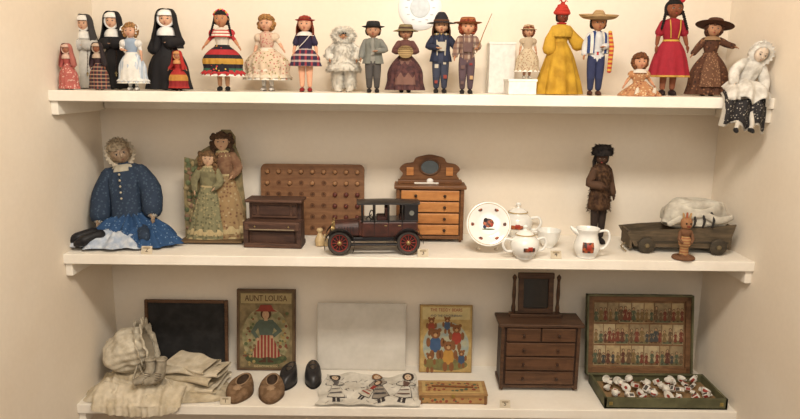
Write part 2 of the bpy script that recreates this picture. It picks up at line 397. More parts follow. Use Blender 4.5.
doll('child_doll',100,46,.05,Z1,sk=(150,96,70),top=(60,40,44),skirt=dict(R=.22,hem=.03,b=.75,m=[mat((50,40,46),(150,74,60),'plaid',scale=90,c3=(190,160,130),thr=.6)],n=12),hair=('cap',(34,22,18)),hat=nunveil((46,38,40),(190,166,146)),wd=1.05)
doll('nun_doll',117,15,.19,Z1,top=BLK,skirt=HAB(BLK),hair=(None,(30,20,15)),hat=nunveil(BLK),extra=scapular((34,32,34)),arms=('belly','belly'),sleeve='bell',wd=1.0)
def whitecap(mb,c,hs,HM):
    w=mat((232,228,222)); mb.lathe([(.0,.1),(.06,.098),(.1,.06),(.108,.0),(.1,-.05)],w,seg=34,th=(60,300),fold=(16,.05,0),M=T(0,0,c[2]+.005)); mb.lathe([(.09,.02),(.115,.04),(.13,.05)],w,seg=60,th=(70,290),fold=(20,.05,0),M=T(0,0,c[2])@R(40,'X'))
def apron(col,a=30,z0=.57,z1=.16,R1=.21,R0=.085):
    def f(mb,c,hs,dz):
        cm=col if not isinstance(col,tuple) else mat(col)
        mb.lathe([(R0,z0),(R0+(R1-R0)*.55,z0-(z0-z1)*.3),(R0+(R1-R0)*.85,z0-(z0-z1)*.65),(R1,z1)],cm,seg=22,th=(-a,a),fold=(14,.03,0),sc=(1,.83))
        mb.lathe([(.09,.575),(.09,.55)],cm,seg=20,sc=(1,.8))
    return f
doll('maid_doll',134,26,.055,Z1,sk=(214,166,138),top=(150,166,186),sleeve='puff',slm=(220,218,214),skirt=dict(R=.21,hem=.12,b=.75,lace=1,m=[mat((170,182,196),(206,212,218),'stripes',scale=110,axis='X')],n=12,ruf=[(.16,(220,218,214))]),hair=('curls',(180,132,80)),hat=whitecap,extra=apron((222,219,212),42,.57,.15,.215),legs=((220,218,212),(220,218,212)),shoe=(214,208,200),arms=('down','belly'),wd=1.1)
doll('nun_doll',170,11,.15,Z1,tot=1.02,top=BLK,skirt=HAB(BLK,.26),hair=(None,(30,20,15)),hat=nunveil(BLK,(240,237,232)),extra=scapular((34,33,35)),sleeve='bell',arms=('belly','down'),yaw=6,wd=1.12)
doll('child_doll',179,54,.045,Z1,sk=(186,130,98),top=(156,42,38),skirt=dict(R=.25,hem=.08,b=.8,m=[(160,44,40),(180,126,60),(136,34,36),(160,44,40)],n=12),hair=('cap',(60,32,20)),arms=('out','out'),shoe=(60,30,24),hat=nunveil((170,46,40),(196,140,90)),wd=1.05)
def mexx(mb,c,hs,dz):
    for i in range(9):
        a=D(-60+15*i); mb.ell((.09*math.sin(a),-.02,c[2]+.108*math.cos(a)),.02,mat([(190,44,50),(206,156,60),(196,80,100)][i%3]),None,8,6)
    mb.lathe([(.05,.78),(.10,.755),(.135,.70),(.145,.67)],mat((216,204,188),(180,56,50),'stripes',scale=110,axis='Z'),seg=50,fold=(16,.07,0),sc=(1,.85))
    apron(mat((30,26,32),(190,60,60),'floral',scale=100,c3=(200,166,80),thr=.3),26,.57,.24,.25)(mb,c,hs,dz)
doll('mexican_doll',224,9,.10,Z1,tot=1.04,sk=(190,134,98),top=(216,206,190),sleeve='puff',slm=(176,50,56),hair=('braids',(22,16,15)),
  skirt=dict(R=.255,hem=.2,b=.85,m=[mat((34,28,34),(190,60,60),'floral',scale=90,c3=(196,156,62),thr=.28),(166,44,48),(34,30,36),(186,142,60),(40,32,40),(54,96,76),(174,50,50),(34,28,34)],n=16,a=.1,lace=1,ruf=[(.24,(170,46,50)),(.33,(40,34,40)),(.43,(160,48,48))]),extra=mexx,legs=((216,212,202),(190,142,108)),shoe=(26,22,22),arms=('out','out'),wd=1.04)
doll('blonde_doll',268,16,.19,Z1,tot=1.02,sk=(218,168,138),top=mat((206,174,150),(190,122,112),'dots',scale=130),sleeve='puff',slm=(214,192,168),hair=('curls',(182,132,76)),
  skirt=dict(R=.28,hem=.16,b=.85,lace=1,m=[mat((210,188,162),(184,124,110),'floral',scale=110,c3=(146,136,92),thr=.33)],n=16,a=.12,ruf=[(.2,(218,202,180)),(.30,(214,190,170)),(.40,(216,196,174))]),legs=((220,216,208),(220,216,208)),shoe=(216,208,198),arms=('out','down'),yaw=-8,wd=1.15,extra=apron((222,210,192),22,.57,.26,.25))
def collar(col):
    def f(mb,c,hs,dz): mb.lathe([(.045,.80),(.085,.78),(.118,.742)],mat(col),seg=40,fold=(14,.04,0),sc=(1,.85),M=T(0,0,dz))
    return f
def sash(mb,c,hs,dz):
    collar((216,208,200))(mb,c,hs,dz)
    mb.tube([(.075,-.07,.76),(0,-.095,.66),(-.08,-.065,.58)],[.012]*3,mat((220,212,204)),flat=(1,.4))
doll('redhead_doll',306,15,.10,Z1,tot=1.04,sk=(212,158,128),top=(44,36,60),sleeve='short',hair=('long',(140,58,32)),
  skirt=dict(R=.19,hem=.35,b=.75,m=[mat((50,38,62),(170,54,56),'plaid',scale=55,c3=(206,190,180),thr=.5)],n=18,a=.11),extra=sash,hat=brim((156,44,40),.11,.07,.05,.01,(30,28,50)),legs=((212,158,128),(212,158,128)),shoe=(130,30,32),arms=('down','down'),fat=1.1,wd=1.1)
def furdoll():
    fur=mat((222,216,203),(202,193,178),'noise',scale=60,rough=.95,bump=.8,bs=300)
    def ex(mb,c,hs,dz):
        pts=[]
        P0=[(.06,.80),(.12,.74),(.14,.62),(.165,.5),(.195,.38),(.185,.33)]
        prof=cat(P0,3)
        mb.lathe(P0+[(.08,.35)],fur,seg=40,jit=.006,sc=(1,.85))
        for i in range(1300):
            r,z=prof[random.randrange(len(prof))]; z+=random.uniform(-.02,.02); a=random.uniform(0,6.28)
            pts.append(((r*math.sin(a),-r*math.cos(a)*.85,z),(math.sin(a),-math.cos(a),-.4)))
        mb.torus((0,-.05,c[2]),.092,.040,fur,bump=.15,nu=36,nv=10)
        mb.ell((0,.03,c[2]+.005),(.12,.10,.13),fur,nu=24,nv=16)
        for i in range(800):
            a=random.uniform(0,6.28); b=random.uniform(0,6.28)
            q=.092+.042*math.cos(b); pts.append(((q*math.cos(a),-.05+.04*math.sin(b),c[2]+q*math.sin(a)),(math.cos(a)*math.cos(b),math.sin(b),math.sin(a)*math.cos(b))))
        for s in(-1,1):
            mb.tube([(.06*s,0,.40),(.068*s,0,.22),(.072*s,-.005,.08),(.075*s,-.05,.035)],[.07,.066,.064,.04],fur,seg=12)
            mb.tube([(.09*s,0,.74),(.165*s,-.01,.64),(.16*s,-.07,.54)],[.055,.062,.06],fur,seg=12)
            for i in range(500):
                t=random.random(); a=random.uniform(0,6.28); z=.05+.34*t
                pts.append(((.068*s+.066*math.cos(a),.066*math.sin(a),z),(math.cos(a),math.sin(a),-.3)))
                t=random.random(); pts.append(((s*(.09+.075*t)+.058*math.cos(a),.058*math.sin(a)-.03*t,.74-.18*t),(math.cos(a),math.sin(a),-.2)))
        mb.tufts(pts,fur,.04,.006)
    doll('eskimo_doll_in_fur_parka',344,27,.17,Z1,tot=1.06,sk=(176,124,90),hair=('bangs',(30,22,18)),top=fur,slm=fur,legs=(fur,fur),shoe=fur,extra=ex,fat=1.2,hs=1.0,wd=1.36,arms=(((.165,-.01,.64),(.16,-.08,.52)),)*2)
furdoll()
def jacket(col,z1=.42,R1=.125,open_=14,tie=None):
    def f(mb,c,hs,dz):
        m=col if not isinstance(col,tuple) else mat(col)
        mb.lathe([(.045,.79),(.095,.765),(.115,.72),(.112,.66),(.105,.58),(R1,z1+.04),(R1*1.04,z1)],m,seg=46,th=(open_,360-open_),sc=(1,.78),fold=(9,.05,0))
        for s in(-1,1): mb.tube([(.02*s,-.078,.785),(.035*s,-.096,.73),(.028*s,-.092,.65)],[.01,.013,.006],m,seg=6,flat=(.4,1))
    return f
doll('farmer_doll',373,21,.10,Z1,tot=1.06,sk=(178,132,104),top=(144,140,130),slm=(120,120,114),hair=('cap',(40,30,26)),hat=brim((36,33,34),.125,.078,.08,.012,(20,20,20),dent=True),legs=((76,72,70),(66,62,60)),extra=jacket((116,116,108)),fat=1.3,arms=('belly','down'),wd=1.2)
def basket(mb,c,hs,dz):
    apron((116,84,74),34,.57,.12,.25)(mb,c,hs,dz)
    st=mat((164,138,96),(120,96,60),'stripes',scale=150,axis='Z')
    mb.lathe([(0,.02),(.06,.018),(.095,.0),(.10,-.01),(.06,-.02),(0,-.024)],st,seg=28,M=T(.0,-.17,.61)@R(70,'X'))
    for k in range(4): mb.torus((0,-.180,.612),.025+.02*k,.0035,mat((114,90,56)),nu=24,nv=5)
doll('peasant_woman_doll',405,25,.16,Z1,tot=1.04,sk=(172,126,98),top=(100,64,58),hair=('cap',(70,50,38)),skirt=dict(R=.26,hem=.05,b=.75,m=[mat((90,56,54),(64,40,42),'noise',scale=80)],n=14,a=.12),hat=brim(mat((140,124,88),(104,88,60),'stripes',scale=170,axis='Z'),.15,.085,.07,-.02,(70,50,40)),extra=basket,arms=('belly','belly'),wd=1.14)
def patches(cols,extra=None):
    def f(mb,c,hs,dz):
        for i,(x,z,w,h) in enumerate([(-.05,.36,.045,.05),(.055,.22,.04,.05),(.045,.4,.035,.03),(-.052,.15,.035,.04)]):
            mb.box((x,-.066,z),(w,.006,h),mat(cols[i%len(cols)]),.001)
        for s in(-1,1): mb.tube([(.045*s,-.072,.48),(.05*s,-.09,.66),(.055*s,-.04,.79)],[.009]*3,mat(cols[0]),seg=6)
        mb.box((0,-.092,.62),(.1,.012,.12),mat(cols[0]),.004)
        if extra: extra(mb,c,hs,dz)
    return f
def rod(mb,c,hs,dz):
    w=mat((150,110,70)); mb.tube([(.1,-.14,.56),(.17,-.15,.8),(.26,-.17,1.06)],[.008,.006,.004],w,seg=6)
    mb.tube([(.26,-.17,1.06),(.265,-.175,.9),(.26,-.175,.78)],[.002]*3,mat((220,220,215)),seg=4)
def straws(mb,c,hs,dz):
    st=mat((200,168,104)); pts=[]
    for i in range(80): a=random.uniform(0,6.28); pts.append(((.07*math.cos(a),.055*math.sin(a),.79),(math.cos(a),math.sin(a),-.6)))
    mb.tufts(pts,st,.05,.004)
    jacket((40,46,66))(mb,c,hs,dz)
doll('scarecrow_doll',440,12,.14,Z1,tot=1.1,sk=(204,156,122),top=(60,64,84),slm=(42,46,64),hair=('long',(90,52,32)),hat=brim((34,32,38),.15,.08,.12,-.012,(90,60,40),cone=.35),legs=((60,64,80),(52,56,72)),extra=patches([(186,178,162),(136,60,50)],straws),arms=('out','belly'),fat=1.3,wd=1.15)
doll('fisher_boy_doll',466,14,.07,Z1,tot=1.09,sk=(204,148,114),top=mat((134,104,88),(186,168,150),'plaid',scale=60,c3=(90,66,66)),hair=('curls',(150,66,34)),hat=brim(mat((160,100,56),(120,70,40),'stripes',scale=150,axis='Z'),.15,.085,.075,.012,(120,40,36)),legs=((88,70,76),(80,64,70)),extra=patches([(104,80,76),(180,144,104),(130,50,50)],rod),arms=('fwd','down'),fat=1.25,wd=1.15)
def dispbox(name,u0,u1,vt,Y,dep):
    x0,z=at_y(u0,vt,Y); x1,_=at_y(u1,vt,Y); b=MB(); h=z-Z1; w=x1-x0
    b.box((0,dep/2,h/2),(w,dep,h),mat((232,229,222),rough=.7),.002); b.box((0,dep/2,h-.004),(w+.004,dep+.004,.007),mat((236,233,226),rough=.7),.001)
    b.build(name,((x0+x1)/2,Y,Z1+.0004)); return h
dispbox('display_box',490,516,42,.25,.07)
hp=dispbox('display_box',509,537,79,.08,.1)
doll('child_doll_in_bonnet',526,26,.13,Z1,tot=1.04,sk=(190,142,112),top=(180,160,134),sleeve='puff',skirt=dict(R=.22,hem=.14,b=.75,lace=1,m=[mat((190,172,144),(156,126,98),'dots',scale=160)],n=14),hair=('curls',(136,78,46)),hat=brim((180,152,116),.13,.085,.07,-.01,(140,70,60)),shoe=(190,180,164),zoff=hp+.001,wd=1.1,arms=('down','down'))
def turban(cm):
    def f(mb,c,hs,HM):
        m=mat(cm)
        for k in range(5): mb.torus((0,0,0),.078-.01*k,.022,m,M=T(0,.008,c[2]+.045+.018*k)@R(90+6*(-1)**k,'X'),bump=.05)
        mb.ell((0,.0,c[2]+.13),(.03,.03,.04),m)
        for s in(-1,1): mb.tube([(0,-.01,c[2]+.14),(s*.03,-.02,c[2]+.18),(s*.05,-.02,c[2]+.17)],[.012,.018,.008],m,seg=8,flat=(1,.4))
    return f
def yel(mb,c,hs,dz):
    m=mat((194,152,52)); mb.lathe([(.05,.79),(.1,.765),(.135,.70),(.13,.65)],m,seg=50,fold=(16,.06,0),sc=(1,.85))
    mb.torus((0,0,0),.05,.008,mat((180,40,40)),M=T(0,0,.80)@R(90,'X'),nu=20)
doll('doll_in_yellow_gown',558,-4,.14,Z1,tot=1.12,sk=(110,56,40),top=(194,150,48),sleeve='bell',hair=('cap',(30,18,15)),skirt=dict(R=.27,hem=.015,b=.55,w=.60,m=[mat((200,156,48),(166,124,32),'noise',scale=30)],n=10,a=.18),hat=turban((176,50,38)),extra=yel,arms=('out','down'),hs=.85,yaw=10,wd=1.0)
def serape(mb,c,hs,dz):
    m=mat((206,200,190),(44,62,110),'stripes',scale=60,axis='X',thr=.1)
    mb.lathe([(.045,.8),(.10,.77),(.14,.70),(.15,.6),(.145,.52)],m,seg=40,fold=(8,.05,0),sc=(1,.75),th=(20,340))
    mb.tube([(.12,-.09,.78),(.14,-.12,.6),(.13,-.12,.30)],[.022,.028,.026],mat((176,60,46),(200,156,66),'stripes',scale=80,axis='Z',thr=0),flat=(.4,1))
    mb.lathe([(.088,.555),(.09,.5)],mat((176,42,44)),seg=20,sc=(1,.8))
doll('mexican_man_doll',594,12,.07,Z1,tot=1.05,sk=(180,126,90),top=(200,198,196),slm=(200,198,196),hair=('cap',(20,16,16)),hat=brim(mat((174,144,102),(142,112,74),'stripes',scale=170,axis='Z'),.2,.078,.1,.045,(160,42,40),cone=.3,tilt=8),legs=((46,52,84),(40,46,74)),extra=serape,shoe=(70,40,28),arms=('belly','down'),fat=1.3,wd=1.1)
doll('baby_doll',638,54,.10,Z1,tot=.64,sk=(204,148,116),top=mat((176,124,84),(206,174,134),'dots',scale=130),sleeve='puff',skirt=dict(R=.27,m=[mat((176,126,88),(130,70,50),'floral',scale=120,c3=(206,182,142),thr=.35)],n=14,a=.11,w=.62),hair=('curls',(124,74,40)),sit=True,hs=1.2,arms=('out','out'),shoe=(210,198,180),extra=collar((216,206,192)),legs=((204,148,116),(204,148,116)),wd=1.05)
def redx(mb,c,hs,dz):
    mb.lathe([(.08,.575),(.082,.555)],mat((200,162,70)),seg=20,sc=(1,.8))
    for s in(-1,1): mb.tube([(.05*s,-.075,.77),(.045*s,-.1,.68),(.035*s,-.09,.59)],[.006]*3,mat((196,154,70)),seg=5)
    mb.ell((.06,-.03,c[2]+.09),(.03,.02,.03),mat((186,46,56)))
doll('doll_in_red_dress',667,-5,.16,Z1,tot=1.04,sk=(134,80,56),top=(150,32,46),sleeve='short',hair=('braids',(26,17,15)),skirt=dict(R=.19,hem=.20,b=.6,m=[(154,34,48)]*5+[(186,146,70),(150,32,46)],n=10,a=.12),extra=redx,legs=((134,80,56),(134,80,56)),shoe=(40,26,24),arms=('down','down'),hs=1.0,wd=1.1)
bm_=mat((86,54,38),(134,92,64),'floral',scale=110,c3=(56,36,28),thr=.33)
def bigbow(mb,c,hs,dz):
    collar((156,124,92))(mb,c,hs,dz); apron(mat((106,72,52),(150,114,86),'dots',scale=150),26,.57,.12,.27)(mb,c,hs,dz)
doll('doll_in_brown_gown',707,18,.19,Z1,tot=1.06,sk=(186,138,106),top=bm_,sleeve='long',hair=('curls',(86,50,32)),skirt=dict(R=.25,hem=.03,b=.72,m=[bm_],n=14,a=.12),hat=brim((80,50,36),.2,.09,.08,.0,(40,26,22),tilt=-14),extra=bigbow,arms=('wide','out'),yaw=-14,wd=1.1,bend=8)
def draped():
    mb=MB(); wm=mat((218,214,206),(192,186,176),'noise',scale=40,bump=.5,bs=300); bk=mat((40,37,38),(130,124,118),'floral',scale=140,c3=(170,162,150),thr=.28)
    sk=mat((214,194,174),rough=.6)
    TM=T(0,.065,.034)@R(16,'Y')@R(16,'X')@T(0,-.065,-.02)
    mb.M=TM
    mb.lathe([(.008,.125),(.030,.12),(.040,.10),(.037,.075),(.034,.05),(.048,.02),(.055,.0)],wm,seg=40,fold=(9,.10,0),M=T(0,.065,0),sc=(1,.85))
    face(mb,(0,.055,.148),.33,sk,eye=(90,84,80),lips=(170,120,106),M=R(0,'Z'))
    def fn(d): k=1.25 if d[1]>-.35 else .9; k*=1+.07*math.sin(14*d[0])*math.sin(12*d[2]); return (d[0]*k,d[1]*k,d[2]*k)
    mb.ell((0,.059,.150),(.028,.031,.035),wm,nu=30,nv=20,fn=fn)
    mb.lathe([(.026,.0),(.035,-.004),(.043,-.003)],wm,seg=70,fold=(18,.08,0),M=T(0,.040,.149)@R(90,'X'))
    mb.tube([(0,.063,.11),(0,.061,.13)],[.012,.011],sk)
    for s in(-1,1):
        a=[(.033*s,.06,.105),(.056*s,.045,.070),(.055*s,.012,.04)]
        mb.tube(a,[.017,.019,.016],wm,seg=12,sub=3); hand(mb,a[2],(.054*s,.03,.055),sk,.4,s)
    mb.M=I4
    def sheetfn(path,fa,wave,x0,skew):
        def sh(i,j):
            k=j*(len(path)-1); a=int(min(k,len(path)-2)); t=k-a; y,z,w=[path[a][q]*(1-t)+path[a+1][q]*t for q in range(3)]
            s=(i-.5)*2; f=fa*math.cos(s*9+j*2)*(0.3+j); edge=s*s
            zz=z-edge*.04*(1-j)+f*.3; yy=y-f+edge*edge*.030*j
            if yy>-.004: zz=max(zz,.004)
            return (s*w+x0+skew*j, yy, zz-((wave*math.cos(s*7)+wave*s) if j>.9 else 0))
        return sh
    sh=sheetfn(cat([(.055,.045,.055),(.02,.052,.068),(-.022,.026,.072),(-.040,-.015,.075),(-.045,-.055,.078),(-.046,-.092,.080)],5),.008,.012,-.01,-.012)
    mb.grid(sh,44,40,bk)
    mb.grid(lambda i,j:(lambda p:(p[0]*1.04,p[1]+.003,p[2]-.004-.004*j))(sh(i,j)),44,40,mat((176,168,156)))
    s2=sheetfn(cat([(.06,.062,.05),(.02,.064,.070),(-.026,.040,.076),(-.046,.012,.076),(-.050,-.008,.072)],5),.009,.010,-.004,-.004)
    mb.grid(s2,50,30,wm); mb.grid(lambda i,j:(lambda p:(p[0],p[1]+.002,p[2]-.002))(s2(i,j)),50,30,wm)
    for s in(-1,1):
        mb.tube([(.02*s-.02,-.03,-.05),(.025*s-.025,-.045,-.09),(.025*s-.03,-.046,-.105)],[.009,.008,.007],mat((204,196,184)),seg=8,sub=2)
        mb.tube([(.025*s-.03,-.046,-.108),(.028*s-.035,-.068,-.112)],[.009,.007],mat(BLK),seg=8)
    x,_=at_y(741,88,.05); mb.build('antique_doll_in_bonnet',(x,.0,Z1+.001),.86)
draped()
b=MB(); x,z=at_y(420,8,YB); b.lathe([(0,.016),(.045,.016),(.062,.012),(.073,.004),(.074,0)],mat((232,234,236),rough=.5,bump=0,var=.02),seg=48,M=R(90,'X')); b.lathe([(0,.018),(.03,.018),(.034,.016)],mat((206,212,216),rough=.4,bump=0),seg=32,M=R(90,'X'))
for i in range(12): b.box((.046*math.cos(i*.5236),-.0165,.046*math.sin(i*.5236)),(.010,.002,.003),mat((190,195,200)))
b.build('smoke_detector',(x,YB,z),1.0)

# ============================================================ MIDDLE SHELF
def bigdoll():
    mb=MB(); bl=mat((44,58,78),(66,82,100),'dots',scale=95,thr=.3,bump=.4,bs=300); bl2=mat((44,76,116),(104,130,160),'dots',scale=100,thr=.25,bump=.4,bs=300)
    sk=mat((170,146,122),(136,112,90),'noise',scale=60,rough=.5,bump=.3,bs=200); hm=mat((172,156,132),(134,118,96),'noise',scale=90,rough=.7,bump=.5)
    TL=R(-7,'Y'); mb.M=TL
    L=[(0,.0,.02),(0,.01,.10),(.0,.03,.19),(0,.05,.245),(0,.055,.27)]
    J=L+[(.050,.04,.222),(.078,.02,.155),(.088,-.02,.09),(-.050,.04,.222),(-.078,.02,.155),(-.088,-.01,.09),(.04,-.01,.03),(.07,-.09,.03),(.085,-.13,.02),(-.04,-.01,.03),(-.075,-.09,.03),(-.11,-.135,.02)]
    Rd=[.06,.05,.055,.028,.022,.027,.022,.014,.027,.022,.014,.03,.024,.018,.03,.024,.018]
    E=[(0,1),(1,2),(2,3),(3,4),(2,5),(5,6),(6,7),(2,8),(8,9),(9,10),(0,11),(11,12),(12,13),(0,14),(14,15),(15,16)]
    vs,fs=skin(J,E,Rd); mb.add(vs,fs,bl)
    mb.lathe([(.028,.262),(.055,.245),(.072,.21),(.076,.16),(.072,.11),(.085,.07)],bl,seg=60,fold=(14,.10,0),sc=(1,.8),M=T(0,.03,0)@R(-6,'X'))
    for s in(-1,1):
        mb.tube([(.048*s,.04,.226),(.082*s,.025,.160),(.090*s,-.02,.095)],[.032,.038,.033],bl,seg=14,sub=3)
        mb.tube([(.090*s,-.02,.095),(.091*s,-.028,.085)],[.026,.02],mat((190,184,172)),seg=12)
        hand(mb,(.091*s,-.03,.083),(.087*s,-.01,.105),sk,.62,s)
    for i in range(5): mb.ell((0,-.038+.006*i,.15+.02*i),.004,mat((190,180,160)),nu=8,nv=6)
    HM=T(0,.05,.27)@R(-12,'Y')@R(20,'Z')@R(8,'X')@T(0,-.05,-.27)
    face(mb,(0,.05,.300),.43,sk,eye=(60,50,50),lips=(130,88,72),M=HM)
    haircap(mb,(0,.053,.303),.46,hm,amp=.10,M=HM,line=.35); curls(mb,(0,.053,.303),.45,hm,90,-.3,HM,sz=.014)
    mb.lathe([(.038,0),(.046,.006),(.049,.010)],mat((184,172,152)),seg=90,fold=(22,.07,0),M=HM@T(0,.045,.300)@R(80,'X'),sc=(1,1.1))
    mb.lathe([(.02,.26),(.035,.254),(.044,.238)],mat((180,172,154)),seg=40,fold=(12,.08,0),M=T(0,.045,0))
    mb.M=I4
    def mound(m,rx,ry,h,cx,cy,seed,z0=.002,nf=13,fa=.06,pw=2.0):
        n=100;k=20;vs=[];fs=[]
        for i in range(k+1):
            t=i/k
            for j in range(n):
                a=2*math.pi*j/n; w=1+fa*t*math.cos(nf*a+seed)+.14*t*noise.noise((math.cos(a)*2+seed,math.sin(a)*2,0))
                x=cx+rx*t*w*math.cos(a); y=cy+ry*t*w*math.sin(a)
                z=z0+h*(1-t**pw)*(1+.35*t*math.cos(nf*a+seed))+.012*noise.noise((x*26,y*26,seed))
                vs.append((x,y,max(z,.0012)))
        for i in range(k):
            for j in range(n): fs.append((i*n+j,i*n+(j+1)%n,(i+1)*n+(j+1)%n,(i+1)*n+j))
        mb.add(vs,fs,m)
    mound(bl2,.15,.105,.09,0,-.01,1.3)
    mound(mat((196,202,210),(164,176,194),'noise',scale=50),.145,.075,.042,-.03,-.085,4.1,fa=.12,nf=11)
    mound(bl2,.11,.075,.052,.075,-.07,2.2,fa=.10)
    for px,py in((-.135,-.10),(-.10,-.135)):
        mb.tube([(px+.03,py+.03,.04),(px,py,.034),(px-.012,py-.008,.028),(px-.034,py-.012,.017)],[.017,.016,.018,.011],mat((30,29,32),rough=.5),seg=12,sub=3)
    x,_=at_y(131,230,.17); _,zt=at_y(118,138,.22)
    mb.build('china_head_doll',(x,.185,Z2),(zt-Z2)/.356,yaw=4,ground=G)
bigdoll()
def fig(mb,cx,cz,h,y,dress,skn,hairc,M=None,hat=None,top=None,th=.0006,flip=1,blob=1.0):
    d=mat(dress,bump=0) if isinstance(dress,tuple) else dress; t=mat(top,bump=0) if isinstance(top,tuple) else (top or d); sk=mat(skn,bump=0); hm=mat(hairc,bump=0)
    def pp(L,m,k=0):
        L=[(cx+a*h*blob*flip,cz+b*h) for a,b in L]
        if flip<0: L=L[::-1]
        mb.poly(L,y-k*th*1.3,th,m,M)
    pp([(-.05,.0),(-.1,.0),(-.10,.025),(-.045,.05),(-.05,.2),(.0,.2),(-.0,.0)],hm,0); pp([(.02,.0),(.10,.0),(.1,.025),(.06,.05),(.06,.2),(.02,.2)],hm,0)
    pp([(-.19,.1),(-.08,.08),(.03,.1),(.12,.08),(.2,.12),(.15,.3),(.07,.52),(-.07,.52),(-.14,.3)],d,1)
    pp([(-.08,.5),(.08,.5),(.12,.72),(.09,.78),(-.09,.78),(-.12,.72)],t,2)
    pp([(-.12,.74),(-.2,.56),(-.13,.42),(-.09,.44),(-.14,.56),(-.07,.7)],t,3); pp([(.12,.74),(.07,.68),(.15,.58),(.07,.5),(.11,.46),(.22,.58)],t,3)
    mb.disc((cx-.11*h*flip*blob,cz+.425*h),.028*h,y-th*5,th,sk,M,10); mb.disc((cx+.08*h*flip*blob,cz+.47*h),.028*h,y-th*5,th,sk,M,10)
    mb.disc((cx,cz+.885*h),.098*h,y-th*3.2,th,hm,M,16); mb.disc((cx-.005*h*flip,cz+.87*h),.062*h,y-th*4.4,th,sk,M,16,.078*h)
    mb.poly([(cx-.03*h,cz+.76*h),(cx+.03*h,cz+.76*h),(cx+.03*h,cz+.83*h),(cx-.03*h,cz+.83*h)],y-th*3.8,th,sk,M)
    for s in(-1,1): mb.disc((cx-.005*h*flip+s*.024*h,cz+.885*h),.007*h,y-th*5.6,th,mat((60,40,30),bump=0),M,8,.004*h)
    mb.disc((cx-.005*h*flip,cz+.83*h),.012*h,y-th*5.6,th,mat((160,70,56),bump=0),M,8,.005*h)
    if hat: pp([(-.15,.93),(.15,.93),(.1,.97),(.07,1.05),(-.07,1.05),(-.1,.97)],mat(hat,bump=0),5)
def rect(u0,u1,vt,Y,Zs):
    um=(u0+u1)/2; x0,_=at_y(u0,vt+20,Y); x1,_=at_y(u1,vt+20,Y); _,z=at_y(um,vt,Y); return (x0+x1)/2,x1-x0,z-Zs
# embossed die-cut scrap of two girls: shallow relief figures on a shaped card
x,w,h=rect(180,243,130,.2,Z2); b=MB()
gold=mat((136,120,86),(100,92,66),'noise',scale=40,bump=.1)
b.poly([(-w*.5,.0),(w*.5,0),(w*.5,h*.3),(w*.46,h*.5),(w*.44,h*.72),(w*.36,h*.84),(w*.36,h*.93),(w*.28,h*.99),(w*.14,h*.99),(w*.06,h*.93),(w*.04,h*.86),(-w*.05,h*.85),(-w*.2,h*.80),(-w*.3,h*.72),(-w*.47,h*.74),(-w*.5,h*.4)],0,.004,gold)
for i in range(60):
    b.ell((random.uniform(-.47,-.28)*w,-.001,random.uniform(.05,.72)*h),(random.uniform(.005,.011),.003,random.uniform(.005,.010)),mat([(100,108,78),(150,134,98),(128,100,80),(86,94,66)][i%4],bump=0),nu=8,nv=6)
def relief(cx,H,y0,dm,tm,skc,hrc,lean=0,trim=(176,158,118)):
    dp=.42; M=T(cx,y0,0)@R(lean,'Y')@S(H,H*dp,H); tr=mat(trim,bump=.1); sk=mat(skc,rough=.6,bump=0); hm=mat(hrc,tuple(int(q*.7) for q in hrc),'noise',scale=150,bump=.4)
    b.lathe([(.075,.60),(.10,.52),(.135,.38),(.17,.2),(.21,.04),(.215,.0)],dm,seg=60,fold=(11,.10,0),M=M,th=(-95,95),sub=5)
    b.lathe([(.18,.13),(.205,.10),(.215,.06)],tr,seg=60,fold=(22,.05,0),M=M,th=(-95,95)); b.lathe([(.212,.03),(.225,.01),(.228,.0)],tr,seg=60,fold=(22,.05,0),M=M,th=(-95,95))
    b.lathe([(.04,.815),(.085,.79),(.105,.74),(.09,.67),(.072,.60)],tm,seg=40,fold=(9,.05,0),M=M,th=(-95,95))
    b.lathe([(.03,.825),(.07,.80),(.098,.765)],tr,seg=50,fold=(16,.08,0),M=M,th=(-95,95)); b.lathe([(.080,.605),(.084,.585)],tr,seg=30,M=M,th=(-95,95))
    for s in(-1,1):
        a=[(.085*s,-.02,.765),(.14*s,-.07,.66),(.09*s,-.16,.59) if s>0 else (.13*s,-.12,.55)]
        b.tube(a,[.045,.042,.03],tm,seg=12,M=M,sub=3); q=b.M; b.M=q@M; hand(b,a[2],a[1],sk,1.0,s); b.M=q
    face(b,(0,-.03,.895),.86,sk,eye=(70,54,40),lips=(150,84,70),M=M); haircap(b,(0,-.028,.897),.88,hm,M=M,amp=.06,line=.4)
    q=b.M; b.M=q@M
    for i in range(40):
        s=random.choice((-1,1)); zz=random.uniform(.74,.96); b.ell((s*random.uniform(.06,.10),random.uniform(-.05,0),zz),(.022,.03,.024),hm,nu=7,nv=5)
    b.M=q
dr=mat((150,124,88),(116,82,60),'floral',scale=90,c3=(170,152,118),thr=.35,bump=.2); dr2=mat((126,122,92),(154,142,106),'floral',scale=110,c3=(96,92,68),thr=.4,bump=.2)
relief(w*.20,h*.985,-.002,dr,mat((138,106,80),(112,80,60),'noise',scale=60),(190,154,124),(84,60,42),-2)
relief(-w*.12,h*.82,-.022,dr2,mat((134,128,96),(108,102,76),'noise',scale=60),(196,160,130),(118,88,58),3)
b.box((0,-.03,.003),(w,.09,.006),mat((110,88,62)),.001)
b.build('die_cut_stand_up_figures',(x,.21,Z2),M=R(-2,'X'),ground=G)
x,w,h=rect(260,364,165,.29,Z2); b=MB(); wd=mat((138,98,66),(116,78,50),'wood',scale=4,axis='X',rough=.5); o=[]
for i in range(9):
    a=math.pi-i*math.pi/16; o.append((-w/2+.02+.02*math.cos(a),h-.02+.02*math.sin(a)))
for i in range(9):
    a=math.pi/2-i*math.pi/16; o.append((w/2-.02+.02*math.cos(a),h-.02+.02*math.sin(a)))
o+=[(w/2,0),(-w/2,0)]
b.poly(o,0,.012,wd)
